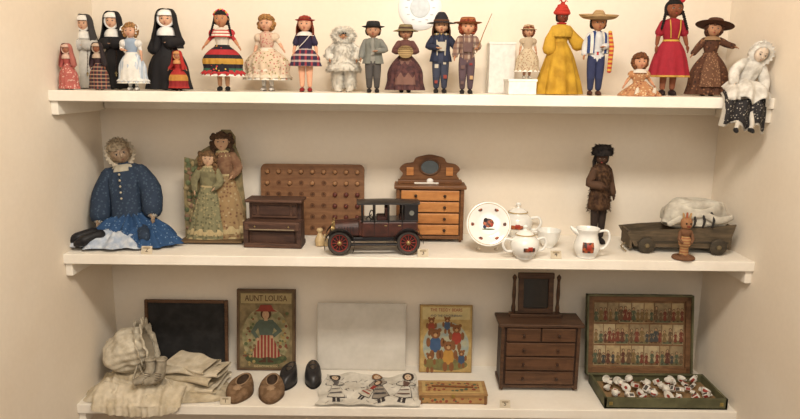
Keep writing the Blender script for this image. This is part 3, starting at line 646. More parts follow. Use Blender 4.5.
pk=mat((156,114,78),rough=.35,bump=0); rk=mat((96,48,40),rough=.35,bump=0)
for r in range(6):
    for c in range(9):
        cx=-w/2+w*(c+.6)/9.2; cz=h*(r+.62)/6.3
        b.torus((cx,-.0005,cz),.0075,.0013,mat((104,68,44)),nu=16,nv=5); b.disc((cx,cz),.005,-.0006,.0006,mat((84,54,36),bump=0),n=12)
        if r==5 or (c>=6 and r in(1,2,3,4)) or (r==4 and c%2==0):
            m=rk if (c>=6 and r in(1,2,3)) else pk
            b.lathe([(0,.011),(.006,.0105),(.0080,.005),(.006,0)],m,seg=12,M=T(cx,0,cz)@R(90,'X'))
b.build('peg_game_board',(x,.285,Z2),M=R(-6,'X'),ground=G)
# toy piano (fallboard closed)
x,w,h=rect(249,304,198,.17,Z2); b=MB(); dk=mat((98,70,56),(72,50,40),'wood',scale=5,axis='X',rough=.55); dk2=mat((80,56,46),(58,40,34),'wood',scale=6,axis='X',rough=.55)
b.box((0,.03,h*.5),(w*.94,.05,h*.98),dk2,.002); b.box((0,.022,h-.004),(w*1.02,.085,.010),dk,.003)
b.box((0,-.014,h*.47),(w*.98,.062,.03),dk,.004); b.box((0,-.044,h*.47),(w*.84,.004,.012),dk2,.001); b.box((0,-.008,h*.2),(w*.92,.03,h*.38),dk,.002); b.box((0,-.0245,h*.2),(w*.78,.004,h*.26),dk2,.002)
for s in(-1,1): b.box((s*w*.475,-.012,h*.28),(.016,.06,h*.56),dk2,.002)
b.box((0,-.0445,h*.405),(w*.80,.002,.003),mat((150,136,112),rough=.5),0)
b.box((0,.001,h*.77),(w*.82,.006,h*.34),dk,.002); b.box((0,-.003,h*.77),(w*.56,.004,h*.22),dk2,.002)
for s in(-1,1): b.box((s*w*.36,-.003,h*.77),(w*.08,.004,h*.22),dk2,.002); b.ell((s*w*.3,-.047,h*.47),.003,mat((170,150,100),metal=.7,rough=.3),nu=8,nv=6)
b.box((0,.0,.008),(w*1.02,.085,.016),dk,.003)
b.build('toy_piano',(x,.14,Z2),yaw=-3,ground=G)
for k,(u,v,hh) in enumerate(((320,246,18),(326,246,12))):
    x,y=on(u,v,Z2); b=MB(); b.lathe([(0,0),(.22,.0),(.26,.15),(.28,.32),(.20,.52),(.11,.68),(.10,.74),(.17,.85),(.14,.96),(0,1)],mat((196,170,128),rough=.4),seg=18)
    b.build('toy_bowling_pin',(x,y,Z2),hh*.0034,ground=G)
def car():
    mb=MB(); bk=mat((34,30,30),rough=.35,bump=0,coat=.3); mr=mat((80,46,38),(60,36,30),'noise',scale=30,rough=.4,bump=0,coat=.2); rd=mat((134,50,42),rough=.4,bump=0); gd=mat((170,146,100),rough=.35,metal=.7,bump=0); ty=mat((66,60,56),rough=.8)
    for wx in(-.375,.365):
        for s in(-1,1):
            M=T(wx,s*.17,.128)
            mb.torus((0,0,0),.108,.02,ty,M,nu=36,nv=10); mb.torus((0,0,0),.086,.008,rd,M,nu=36,nv=6)
            for i in range(12):
                a=i*math.pi/6; mb.tube([(.015*math.cos(a),0,.015*math.sin(a)),(.086*math.cos(a),0,.086*math.sin(a))],[.0055,.004],rd,seg=6,M=M)
            mb.disc((0,0),.08,.008,.002,mat((40,34,32)),M)
            mb.lathe([(0,.025),(.015,.022),(.026,.008),(.026,-.01)],gd,seg=16,M=M@R(90 if s<0 else -90,'X'))
            def fd(i,j,wx=wx,s=s):
                a=D(200-230*i) if wx<0 else D(170-170*i)
                r=.155; w=(j-.5)*.085
                return (wx+r*math.cos(a)*1.05,s*.17+w,.125+r*math.sin(a)-.012*(abs(j-.5)*2)**2)
            mb.grid(fd,20,4,bk); mb.grid(lambda i,j:(lambda p:(p[0],p[1],p[2]-.006))(fd(i,j)),20,4,bk)
        mb.tube([(wx,-.17,.128),(wx,.17,.128)],[.01,.01],bk)
    for s in(-1,1): mb.box((-.0,s*.165,.115),(.50,.075,.014),bk,.004)
    mb.box((0,0,.15),(.86,.2,.04),bk,.006)
    def hood(i,j):
        a=D(-90+180*j); x=-.43+.27*i; k=.9+.1*i
        return (x,.105*k*math.sin(a),.19+.16*k*max(0,math.cos(a))**.6+.005*i)
    mb.grid(hood,8,18,mr)
    mb.box((-.434,0,.255),(.022,.2,.18),gd,.01); mb.box((-.447,0,.25),(.006,.16,.14),mat((40,38,38),(120,100,70),'stripes',scale=300,axis='Z',metal=.5),.003)
    for i in range(6): mb.box((-.38+.03*i,-.103,.25),(.008,.004,.07),bk)
    for s in(-1,1):
        mb.lathe([(0,-.03),(.022,-.025),(.032,.0),(.034,.012),(.03,.014)],gd,seg=20,M=T(-.45,s*.12,.27)@R(-90,'Y')); mb.disc((0,0),.03,0,.003,mat((236,230,210),rough=.1),M=T(-.463,s*.12,.27)@R(-90,'Z'))
    mb.box((.165,0,.26),(.61,.27,.17),mr,.02); mb.box((.165,0,.347),(.615,.275,.012),bk,.004); mb.box((-.14,0,.27),(.06,.24,.17),mr,.015)
    for xx in(.0,.15,.3): mb.box((xx,-.1365,.265),(.005,.004,.14),bk)
    for xx in(.12,.27): mb.box((xx,-.14,.30),(.03,.008,.008),gd,.002)
    for s in(-1,1):
        for xx in(-.13,.0,.15,.30): mb.tube([(xx,s*.128,.34),(xx,s*.128,.52)],[.012,.012],bk,seg=8)
        mb.box((.395,s*.128,.43),(.15,.012,.17),bk,.005)
        mb.disc((.0,0),.026,0,.002,mat((120,120,112),rough=.1),M=T(.40,s*.136-.001,.43))
    mb.box((.463,0,.43),(.014,.26,.17),bk,.005); mb.box((-.13,0,.44),(.006,.24,.006),gd)
    mb.grid(lambda i,j:(-.19+.68*i,(j-.5)*.29,.525+.028*math.cos((j-.5)*2.6)*math.sin(math.pi*min(1,max(0,.15+.75*i)))),16,12,bk)
    mb.box((.15,0,.522),(.67,.285,.014),bk,.006)
    mb.torus((0,0,0),.045,.006,bk,M=T(-.03,-.05,.40)@R(60,'Z'),nu=20,nv=6); mb.tube([(-.09,-.05,.36),(-.03,-.05,.40)],[.006,.006],bk)
    for xx in(.08,.33): mb.box((xx,0,.36),(.11,.22,.05),mat((60,34,30)),.015); mb.box((xx+.05,0,.42),(.03,.22,.12),mat((60,34,30)),.012)
    for s in(-1,1): mb.tube([(.46,s*.1,.2),(.49,s*.1,.2)],[.016,.012],rd)
    x0,_=at_y(327,240,.07); x1,_=at_y(421,240,.07); L=(x1-x0)
    mb.build('vintage_toy_car',((x0+x1)/2,.075,Z2),L*.97,yaw=4,M=S(1,1,1.06),ground=G)
car()
def dresser(name,u0,u1,vt_body,vt_top,Y,Zs,dep,wood,dark,face,ndraw,style):
    x,w,h=rect(u0,u1,vt_body,Y,Zs); _,_,H=rect(u0,u1,vt_top,Y+dep*.8,Zs); b=MB()
    b.box((0,dep/2,h/2+.004),(w*.9,dep*.94,h-.012),dark,.002); b.box((0,dep/2-.005,h-.006),(w,dep+.010,.012),wood,.003)
    for s in(-1,1):
        b.box((s*w*.445,.004,h/2),(.012,.014,h-.01),wood,.002)
        for q in(.01,dep-.012): b.tube([(s*w*.43,q,.0),(s*w*.43,q,.012)],[.005,.008],wood,seg=8)
    b.box((0,dep/2,.014),(w*.93,dep,.012),wood,.002)
    for i in range(ndraw):
        z0=.022+(h-.036)*i/ndraw; dh=(h-.036)/ndraw
        splits=2 if (style=='dark' and i==ndraw-1) else 1
        for k in range(splits):
            ww=w*.82/splits; cx=(-.5*(splits-1)+k)*ww
            b.box((cx,-.001,z0+dh/2),(ww-.004,.012,dh-.005),face,.0025)
            for s in((-1,1) if splits==1 else (0,)): b.lathe([(.0,.010),(.004,.0095),(.0055,.006),(.003,.003),(.0035,0)],mat((60,40,28),rough=.3),seg=12,M=T(cx+s*w*.2,-.007,z0+dh/2)@R(90,'X'))
    mir=mat((130,134,132),rough=.12,metal=.9,bump=0)
    if style=='light':
        hh=H-h
        pr=[(-.40,0),(-.42,.12),(-.38,.30),(-.43,.48),(-.36,.66),(-.24,.72),(-.2,.88),(-.08,.97),(0,1.0),(.08,.97),(.2,.88),(.24,.72),(.36,.66),(.43,.48),(.38,.30),(.42,.12),(.40,0)]
        pr=cat(pr,3); b.poly([(p[0]*w,h+p[1]*hh) for p in pr][::-1],dep*.8,.008,wood)
        b.torus((0,0,0),1,.12,dark,M=T(0,dep*.8-.002,h+hh*.55)@S(w*.14,.02,hh*.27),nu=28); b.disc((0,h+hh*.55),w*.14,dep*.8-.002,.003,mir,rz=hh*.27,n=28)
        for s in(-1,1): b.box((s*w*.28,dep*.8-.003,h+hh*.4),(w*.1,.004,hh*.3),face,.001)
        b.box((-w*.05,dep*.45,h+.003),(w*.34,.02,.005),mat((225,220,210)),.001); b.ell((.0,dep*.45,h+.01),(.012,.01,.009),mat((230,226,220)))
        b.box((0,dep*.6,h+.006),(w*.9,dep*.35,.012),wood,.002)
    else:
        hh=H-h
        for s in(-1,1):
            b.lathe([(.009,0),(.006,.01),(.0075,.03),(.005,.05),(.007,hh*.5),(.005,hh*.8),(.008,hh*.9),(0,hh*.97)],wood,seg=14,M=T(s*w*.265-.008,dep*.7,h-.001))
        M=T(-.008,dep*.66,h+.012)@R(-7,'X'); fw=w*.36; fh=hh-.02
        for s in(-1,1): b.box((s*fw/2,0,fh/2),(.018,.012,fh),wood,.002,M)
        b.box((0,0,.008),(fw+.014,.012,.018),wood,.002,M); b.box((0,0,fh-.006),(fw+.022,.014,.022),wood,.003,M); b.box((0,.004,fh/2),(fw,.004,fh-.01),mat((70,66,62),rough=.15,metal=.8,bump=0),0,M)
        b.box((-.008,dep*.7,h+.005),(w*.62,.035,.011),wood,.002)
    b.build(name,(x,Y,Zs),ground=G)
dresser('toy_dresser',394,466,187,156,.2,Z2,.09,mat((124,84,52),(100,64,38),'wood',scale=5,axis='X',rough=.45),mat((92,62,40),rough=.5),mat((196,136,80),(172,112,62),'wood',scale=5,axis='X',rough=.4),4,'light')
china=mat((232,230,224),rough=.12,bump=0,var=.03,coat=.5,spec=.5); dec1=mat((60,50,50),(180,96,60),'noise',scale=120,rough=.3,bump=0); decr=mat((164,58,46),rough=.3,bump=0); gline=mat((176,150,96),rough=.3,bump=0)
def teapot(name,u,v,s,spout=True,lid=True,yaw=0,handles=1):
    x,y=on(u,v,Z2); b=MB()
    b.lathe([(0,.0),(.022,.0),(.024,.004),(.034,.016),(.041,.034),(.038,.052),(.028,.062),(.027,.066),(.024,.066),(.024,.06)],china,seg=36)
    if lid:
        b.lathe([(.027,.066),(.025,.070),(.015,.078),(.005,.081),(.004,.085),(.0075,.090),(.005,.095),(0,.096)],china,seg=30)
        b.lathe([(.0275,.067),(.0278,.0685),(.0265,.070)],gline,seg=30)
    b.tube([(.036,0,.052),(.056,0,.056),(.064,0,.04),(.054,0,.022),(.038,0,.02)],[.004,.0036,.0038,.0036,.004],china,seg=8,sub=4)
    if handles==2: b.tube([(-.036,0,.052),(-.056,0,.056),(-.064,0,.04),(-.054,0,.022),(-.038,0,.02)],[.004,.0036,.0038,.0036,.004],china,seg=8,sub=4)
    if spout: b.tube([(-.034,0,.024),(-.052,0,.034),(-.06,0,.052),(-.070,0,.066)],[.012,.009,.0065,.005],china,seg=12,sub=4)
    b.lathe([(.0365,.047),(.0405,.036),(.0395,.026)],dec1,seg=10,th=(-24,24),sc=(1.02,1.02)); b.lathe([(.0385,.043),(.0408,.036),(.040,.030)],decr,seg=4,th=(-6,12),sc=(1.035,1.035))
    b.build(name,(x,y,Z2),s,yaw,ground=G)
teapot('toy_teapot',517,236,1.28,yaw=-12)
teapot('toy_sugar_bowl',524,258,1.12,spout=False,handles=2,yaw=10)
def cup(name,u,v,s,yaw=0):
    x,y=on(u,v,Z2); b=MB(); b.lathe([(0,0),(.014,0),(.015,.004),(.024,.016),(.029,.036),(.031,.044),(.0295,.044),(.027,.035),(.02,.014),(0,.008)],china,seg=32)
    b.tube([(.027,0,.036),(.042,0,.036),(.044,0,.022),(.024,0,.014)],.0028,china,seg=8,sub=4); b.lathe([(.0305,.036),(.0285,.026),(.025,.017)],dec1,seg=8,th=(-20,20)); b.build(name,(x,y,Z2),s,yaw,ground=G)
cup('toy_teacup',548,247,1.3,160)
def pitcher():
    x,y=on(586,257,Z2); b=MB()
    b.lathe([(0,0),(.025,0),(.027,.004),(.035,.02),(.037,.036),(.031,.056),(.029,.07),(.034,.084),(.032,.084),(.027,.07),(.028,.05),(0,.01)],china,seg=36)
    b.tube([(-.026,0,.070),(-.040,0,.080),(-.047,0,.086)],[.012,.010,.006],china,seg=10,flat=(1,.7))
    b.tube([(.03,0,.076),(.056,0,.078),(.062,0,.052),(.048,0,.028),(.034,0,.026)],[.004]*5,china,seg=8,sub=4)
    b.lathe([(.0345,.05),(.0385,.036),(.036,.02)],dec1,seg=10,th=(-28,22)); b.lathe([(.037,.044),(.0395,.036),(.0385,.028)],decr,seg=5,th=(-8,10)); b.build('toy_milk_pitcher',(x,y,Z2),1.1,yaw=-6,ground=G)
pitcher()
b=MB(); x,y=on(487,252,Z2); P=[(0,.004),(.03,.004),(.042,.006),(.062,.014),(.071,.017),(.072,.019),(.062,.0175),(.042,.010),(.03,.0085),(0,.0085)]
b.lathe(P,china,seg=56,sub=2); b.lathe([(.068,.0195),(.0665,.019)],gline,seg=50,sub=1)
for cx,cy,w_,h_,m in((0,.004,.036,.03,dec1),(-.008,.012,.016,.018,mat((40,34,34),bump=0)),(.01,.0,.012,.018,decr),(-.012,-.008,.012,.012,mat((50,60,86),bump=0)),(.0,-.016,.044,.005,mat((90,110,70),bump=0))): b.ell((cx,cy,.0088),(w_/2,h_/2,.0009),m,nu=12,nv=6)
for k in range(6):
    a=k*1.05; b.ell((.054*math.cos(a),.054*math.sin(a),.0150),(.008,.006,.001),dec1,nu=8,nv=5)
b.tube([(-.03,-.078,-.0),(-.03,-.075,-.06)],.0025,mat((200,190,170))); b.tube([(.03,-.078,0),(.03,-.075,-.06)],.0025,mat((200,190,170)))
b.build('toy_plate',(x,y,Z2),.99,M=T(0,0,.07)@R(72,'X'),ground=G)
def furx(mb,c,hs,dz):
    fm=mat((104,76,54),(68,48,36),'noise',scale=60,rough=.95,bump=.8); bkf=mat((34,30,30),(52,46,44),'noise',scale=60,rough=.95,bump=.6); pts=[];pt2=[]
    P0=[(.05,.80),(.095,.76),(.105,.68),(.10,.58),(.115,.48),(.12,.36)]
    prof=cat(P0,3); mb.lathe(P0+[(.06,.37)],fm,seg=30,jit=.004,sc=(1,.85))
    for i in range(900):
        r,z=prof[random.randrange(len(prof))]; z+=random.uniform(-.02,.02); a=random.uniform(0,6.28); pts.append(((r*math.sin(a),-r*math.cos(a)*.85,z),(math.sin(a),-math.cos(a),-.8)))
    mb.tufts(pts,fm,.035,.005)
    mb.lathe([(0,.10),(.07,.098),(.10,.06),(.104,.02),(.1,-.005)],bkf,seg=30,jit=.003,M=T(0,0,c[2]+.03))
    for i in range(500):
        a=random.uniform(0,6.28); z=c[2]+.03+random.uniform(0,.1); r=.1 if z<c[2]+.1 else .07; pt2.append(((r*math.cos(a),r*math.sin(a),z),(math.cos(a),math.sin(a),.2)))
    mb.tufts(pt2,bkf,.025,.005)
    mb.tube([(0,.09,c[2]+.05),(-.02,.12,c[2]-.05),(-.01,.12,c[2]-.16)],[.02,.024,.012],bkf,seg=8,sub=2)
doll('trapper_doll_in_fur_hat',600,143,.21,Z2,tot=1.0,sk=(80,58,46),top=(70,54,42),slm=(84,60,44),hair=('cap',(28,22,20)),legs=((54,42,36),(48,38,34)),shoe=(30,24,22),extra=furx,hs=.8,yaw=20,arms=('down','belly'),x=at_y(600,190,.21)[0],wd=.95,fat=1.15,hy=-35)
def cart():
    x,w,h=rect(624,727,219,.14,Z2); mb=MB(); gr=mat((104,88,68),(74,64,50),'wood',scale=5,axis='X',rough=.7); gd=mat((76,66,52),(54,48,40),'wood',scale=5,axis='X',rough=.7)
    for s in(-1,1):
        pts=[(-w*.42,.02),(w*.44,.02),(w*.5,h*.95),(w*.30,h*.86),(0,h*.78),(-w*.3,h*.70),(-w*.5,h*.62)]
        mb.poly(pts,0,.008,gr,M=T(0,s*.055-.004,0))
        mb.poly([(-w*.40,h*.30),(w*.44,h*.36),(w*.44,h*.42),(-w*.41,h*.36)],0,.003,gd,M=T(0,s*.06-.0015,0))
    mb.box((0,0,.024),(w*.86,.11,.008),gd,.001); mb.box((w*.465,0,h*.52),(.008,.11,h*.75),gr,.001); mb.box((-w*.455,0,h*.36),(.008,.11,h*.5),gr,.001)
    for cx in(-w*.32,w*.34):
        for s in(-1,1):
            mb.lathe([(0,.006),(.008,.006),(.024,.005),(.027,.003),(.027,-.003),(.024,-.005),(0,-.005)],gd,seg=28,M=T(cx,s*.07,.0275)@R(90,'X'),sub=1); mb.lathe([(0,.011),(.007,.010),(.008,.0)],mat((110,96,70)),seg=12,M=T(cx,s*.07,.0275)@R(90 if s<0 else -90,'X'))
        mb.tube([(cx,-.07,.0275),(cx,.07,.0275)],.004,gd)
    mb.tube([(-w*.44,0,.02),(-w*.52,-.02,.012),(-w*.5,-.06,.005)],.0025,mat((150,130,100)),seg=6,sub=3)
    mb.build('toy_wagon',(x,.15,Z2),yaw=-4,ground=G)
    cm=mat((210,204,190),(188,180,166),'noise',scale=25,rough=.9,bump=.4,bs=200); c=MB()
    x2,z2=at_y(693,222,.15); _,zt=at_y(694,194,.15); ww=at_y(728,215,.15)[0]-at_y(659,215,.15)[0]
    def fn(d):
        k=1+.20*noise.noise(d*1.7+Vector((3,1,2)))+.06*noise.noise(d*4.5); e=(abs(d[0])**3+abs(d[1])**3+abs(d[2])**2.4)**(-1/2.8)
        return (d[0]*k*e,d[1]*k*e,d[2]*k*e*(1 if d[2]>0 else .35))
    c.ell((0,0,0),(ww*.44,.055,(zt-z2)*.8),cm,nu=80,nv=56,fn=fn)
    c.tube([(-.10,-.05,-.005),(-.06,-.064,.02),(0,-.060,.03),(.05,-.064,.012),(.10,-.055,.02)],[.007,.010,.009,.010,.007],cm,seg=10,sub=4,flat=(.6,1.3))
    c.tube([(-.08,-.02,.045),(-.02,-.045,.055),(.04,-.04,.05),(.09,-.01,.03)],[.006,.009,.009,.006],cm,seg=10,sub=4,flat=(.6,1.5))
    for k in range(3): c.tube([(-.03+.03*k,-.058,.035),(-.025+.03*k,-.070,.012),(-.03+.03*k,-.070,-.010)],[.004,.004,.003],mat((50,46,44)),seg=6,sub=2)
    c.build('cloth_bundle',(x2,.148,z2+.008))
cart()
def kach():
    x,y=on(683,259,Z2); b=MB(); Cc=[(116,80,56),(150,98,66),(172,136,92),(80,76,60)]
    b.lathe([(0,0),(.22,0),(.22,.06),(.12,.08)],mat(Cc[0]),seg=20); b.lathe([(.10,.08),(.09,.25),(.12,.3),(.13,.42),(.09,.5)],mat(Cc[1],Cc[2],'stripes',scale=110,axis='Z',thr=0),seg=20)
    b.lathe([(.09,.5),(.12,.56),(.12,.62),(.07,.66)],mat(Cc[0]),seg=20); b.lathe([(.07,.66),(.11,.7),(.12,.8),(.09,.88),(.0,.9)],mat((156,112,78)),seg=20)
    for s in(-1,1):
        b.tube([(.11*s,0,.58),(.15*s,-.05,.45),(.10*s,-.11,.38)],[.04,.035,.028],mat(Cc[0]),seg=8); b.ell((.045*s,-.115,.79),(.018,.018,.02),mat((20,15,15)),nu=8,nv=6)
        b.tube([(.06*s,0,.86),(.08*s,0,.98),(.09*s,0,1.0)],[.028,.022,.01],mat(Cc[2]),seg=6); b.tube([(.055*s,-.0,.1),(.055*s,-.11,.07)],[.045,.036],mat(Cc[0]),seg=8)
    b.box((0,-.12,.73),(.06,.03,.022),mat((130,50,40))); b.tube([(0,0,.86),(0,0,1.0)],[.035,.02],mat((160,90,64)),seg=8)
    b.build('kachina_doll',(x,y,Z2),.148,ground=G)
kach()
def card(txt,u,v,Zs):
    x,y=on(u,v,Zs); b=MB(); M=R(-18,'X'); b.box((0,0,.0125),(.034,.0012,.025),mat((206,192,168),rough=.7,bump=0),0,M); b.text(txt,(0,.0125),.02,mat((70,56,46),bump=0),M,y=-.0012)
    b.box((0,.010,.010),(.02,.001,.0195),mat((190,174,148),bump=0),0,M=R(22,'X')); b.build('number_card',(x,max(y,.01),Zs),ground=G)
card('2',144,256,Z2); card('3',423,257,Z2); card('4',557,260,Z2); card('1',222,411,Z3); card('5',506,411,Z3)

# ============================================================ BOTTOM SHELF
x,w,h=rect(142,226,303,.28,Z3); b=MB(); fw=mat((110,80,58),(86,60,42),'wood',scale=5,axis='X',rough=.6)
b.box((0,.004,h/2),(w-.02,.006,h-.02),mat((38,37,37),(50,49,49),'noise',scale=20,rough=.8,bump=0),0)
for s in(-1,1): b.box((s*(w/2-.006),0,h/2),(.012,.014,h),fw,.003)
for zz in(.006,h-.006): b.box((0,0,zz),(w-.024,.013,.012),fw,.003)
b.build('slate_chalkboard',(x,.29,Z3),M=R(-6,'X'),ground=G)
def linen():
    cm=mat((204,190,164),(186,170,142),'noise',scale=18,rough=.95,bump=.6,bs=260); cm2=mat((216,204,182),(198,184,158),'noise',scale=22,rough=.95,bump=.6,bs=260)
    mb=MB()
    def sheet(cx,cy,rx,ry,z0,h,seed,m,ang=0,pw=4,dirn=.6,amp=.016,fr=70):
        n=160;k=48;vs=[];fs=[]
        for i in range(k+1):
            t=i/k
            for j in range(n):
                a=2*math.pi*j/n; ca,sa=math.cos(a),math.sin(a); e=(abs(ca)**3+abs(sa)**3)**(-1/3)
                w=e*(1+.12*noise.noise((ca*1.7+seed,sa*1.7,seed)))
                X=rx*t*w*ca; Yy=ry*t*w*sa; X,Yy=X*math.cos(ang)-Yy*math.sin(ang),X*math.sin(ang)+Yy*math.cos(ang)
                wp=noise.noise((X*9+seed,Yy*12,seed))*2.2
                rg=abs(math.sin((X*math.cos(dirn)+Yy*math.sin(dirn))*fr*.5+wp*2)); rg=1-rg**.55
                r2=1-abs(noise.noise((X*22+seed,Yy*34,seed)))*2
                z=z0+h*(1-t**pw)*(.8+.2*r2)+amp*(rg-.4)*(1-t**8)+.006*(r2-.5)
                vs.append((cx+X,cy+Yy,max(z,.0015)))
        for i in range(k):
            for j in range(n): fs.append((i*n+j,i*n+(j+1)%n,(i+1)*n+(j+1)%n,(i+1)*n+j))
        mb.add(vs,fs,m)
    def folded(cx,cy,w,d,z,th,seed,m,ang):
        def fnn(i,j):
            a=2*math.pi*j; ca,sa=math.cos(a),math.sin(a); yy=d/2*math.copysign(abs(ca)**.35,ca); zz=th/2*math.copysign(abs(sa)**.8,sa)
            X=(i-.5)*w; q=noise.noise((X*12,yy*12,seed)); X2=X*(1+.06*noise.noise((yy*20,seed,0)))
            P=Vector((X2,yy+.014*noise.noise((X*9,seed,1)),z+th/2+zz+.014*q)); P=Matrix.Rotation(ang,3,'Z')@P
            return (cx+P.x,cy+P.y,max(P.z,.001))
        mb.grid(fnn,50,48,m)
    x0,y0=on(160,392,Z3)
    sheet(.0,-.005,.245,.10,0,.024,1.1,cm,0,4,1.2,.012,80)
    folded(.10,.03,.22,.14,.012,.022,2.0,cm2,-.22); folded(.09,.035,.22,.13,.034,.022,5.0,cm,-.30); folded(.115,.035,.20,.12,.056,.020,8.0,cm2,-.16); folded(.10,.04,.17,.10,.075,.018,11.0,cm2,-.4)
    sheet(-.07,-.03,.17,.075,.0,.05,3.7,cm2,.12,3.5,.9,.020,80)
    sheet(-.11,.04,.125,.07,0,.06,7.9,cm,.1,3,.3,.014,60)
    sheet(.05,-.04,.12,.06,.0,.050,9.4,cm2,.5,3,1.4,.020,80)
    P=cat([(-.06,.045),(-.10,.03),(-.117,.006),(-.121,-.012),(-.123,-.034)],5)
    def lip(i,j):
        k=j*(len(P)-1); a=int(min(k,len(P)-2)); t=k-a; y=P[a][0]*(1-t)+P[a+1][0]*t; z=P[a][1]*(1-t)+P[a+1][1]*t
        X=-.19+.30*i; w=.006*math.sin(i*26)+.004*math.sin(i*57); q=math.sin(math.pi*min(1,max(0,i)))**.4
        if z<.004: z=z*q
        return (X+.01*j*math.sin(i*5),y-.004*(j>.5)-abs(w)*(j>.3),max(z,.003)+w*.6 if y>-.114 else z)
    mb.grid(lip,70,26,cm2); mb.grid(lambda i,j:(lambda p:(p[0],p[1]+.0015,p[2]-.0012))(lip(i,j)),70,26,cm)
    mb.build('folded_linens',(x0,.115,Z3+G),1.0)
    b=MB(); bx,bz=at_y(136,358,.18)
    wm=mat((216,206,186),(192,180,158),'noise',scale=34,rough=.95,bump=.9,bs=260)
    A=T(0,0,.06)@R(14,'Z')@R(74,'Y')
    def soft(prof,fold,seg,m,sc=(.92,1.0)):
        q=MB(); q.lathe(prof,m,seg=seg,fold=fold,M=A,sub=6,sc=sc)
        vs=[]
        for p in q.v:
            P=Vector(p); n1=noise.noise(P*16); n2=noise.noise(P*38+Vector((4,2,1)))
            c=Vector((0,0,.055)); d=(P-c); vs.append(tuple(c+d*(1+.16*n1+.06*n2)+Vector((0,0,-.10*max(0,d.x)*1.0))))
        b.add(vs,q.f,m)
    soft([(0,-.088),(.035,-.085),(.066,-.062),(.080,-.02),(.080,.02),(.074,.05),(.070,.056)],(18,.045,0),110,wm)
    soft([(.070,.052),(.083,.060),(.092,.062),(.099,.058)],(16,.08,0),140,wm)
    soft([(.076,.030),(.088,.036),(.096,.034)],(17,.06,1),140,wm)
    soft([(.070,.050),(.058,.02),(.03,-.03),(0,-.05)],(0,0,0),30,mat((150,138,118)))
    b.tube([(.04,-.05,.03),(.06,-.07,.0),(.08,-.085,.012),(.10,-.085,-.01),(.12,-.10,-.02)],.007,wm,seg=6,sub=4,flat=(1,.35))
    b.tube([(.035,-.055,.025),(.03,-.08,-.01),(.05,-.10,-.015),(.06,-.115,-.03)],.007,wm,seg=6,sub=4,flat=(1,.35))
    b.build('knitted_bonnet',(bx-.004,.17,Z3+.062),1.02)
    mb=MB(); c2=mat((170,160,142),(142,132,114),'noise',scale=40,rough=.9,bump=.5)
    x1,z1=at_y(152,388,.06)
    for s,dx in((0,0),(1,.036)):
        mb.tube([(dx,0,.06),(dx+.0,-.01,.03),(dx-.01,-.02,.012),(dx-.04,-.04,.004)],[.017,.016,.018,.012],c2,seg=14,sub=4); mb.torus((0,0,0),.016,.004,c2,M=T(dx,0,.068)@R(90,'X'),nu=20,bump=.2)
        for k in range(4): mb.tube([(dx-.012,-.028-.004*k,.03-.006*k),(dx+.008,-.03-.004*k,.028-.006*k)],.0015,mat((110,98,82)),seg=4)
    mb.build('knitted_baby_booties',(x1,.065,Z3+.066),1.0)
linen()
def book(name,u0,u1,vt,Y,cover,spine,drawfn,lean=8,thick=.012):
    x,w,h=rect(u0,u1,vt,Y,Z3); b=MB(); b.box((0,.006,h/2),(w-.004,thick-.004,h-.006),mat((222,208,176),(200,184,150),'stripes',scale=900,axis='Y'),0)
    b.box((0,-.001,h/2),(w,.003,h),cover,.001); b.box((0,thick+.001,h/2),(w,.003,h),cover,.001); b.box((-w/2+.001,thick/2,h/2),(.004,thick+.004,h),spine,.001)
    drawfn(b,w,h); b.build(name,(x,Y,Z3),M=R(-lean,'X'),ground=G)
def d1(b,w,h):
    y=-.0028
    b.box((0,y,h*.5),(w*.94,.0006,h*.96),mat((104,86,62),bump=0)); b.box((0,y-.0005,h*.5),(w*.89,.0006,h*.92),mat((142,124,90),(116,102,74),'noise',scale=40,bump=0))
    b.box((0,y-.0010,h*.89),(w*.86,.0006,h*.12),mat((168,150,108),bump=0)); b.text('AUNT LOUISA',(0,h*.89),.031,mat((74,40,32),bump=0),y=y-.0016,squash=.78)
    b.disc((0,h*.42),w*.41,y-.001,.0006,mat((160,148,112),(126,122,88),'noise',scale=50,bump=0),rz=h*.37,n=30); b.disc((-.0,h*.15),w*.36,y-.0014,.0006,mat((84,92,62),(68,76,52),'noise',scale=60,bump=0),rz=h*.08)
    fig(b,.0,h*.10,h*.68,y-.002,mat((140,60,50),(176,150,118),'stripes',scale=80,axis='X'),(186,150,116),(80,54,38),top=(86,96,84),th=.0003,blob=1.35,hat=(140,64,52))
    for i in range(60):
        X=random.uniform(-.4,.4)*w
        if abs(X)<.16*w: X+=math.copysign(.2*w,X)
        b.disc((X,random.uniform(.06,.74)*h),random.uniform(.003,.007),y-.0012-.00002*i,.0004,mat([(120,70,52),(90,98,64),(160,138,88),(116,92,64)][i%4],bump=0),n=8)
    b.text('BIG PICTURE BOOK',(0,h*.05),.010,mat((190,170,124),bump=0),y=y-.0016)
book('antique_picture_book',235,294,293,.27,mat((108,84,62),(88,66,48),'noise',scale=30,rough=.6),mat((90,64,44)),d1)
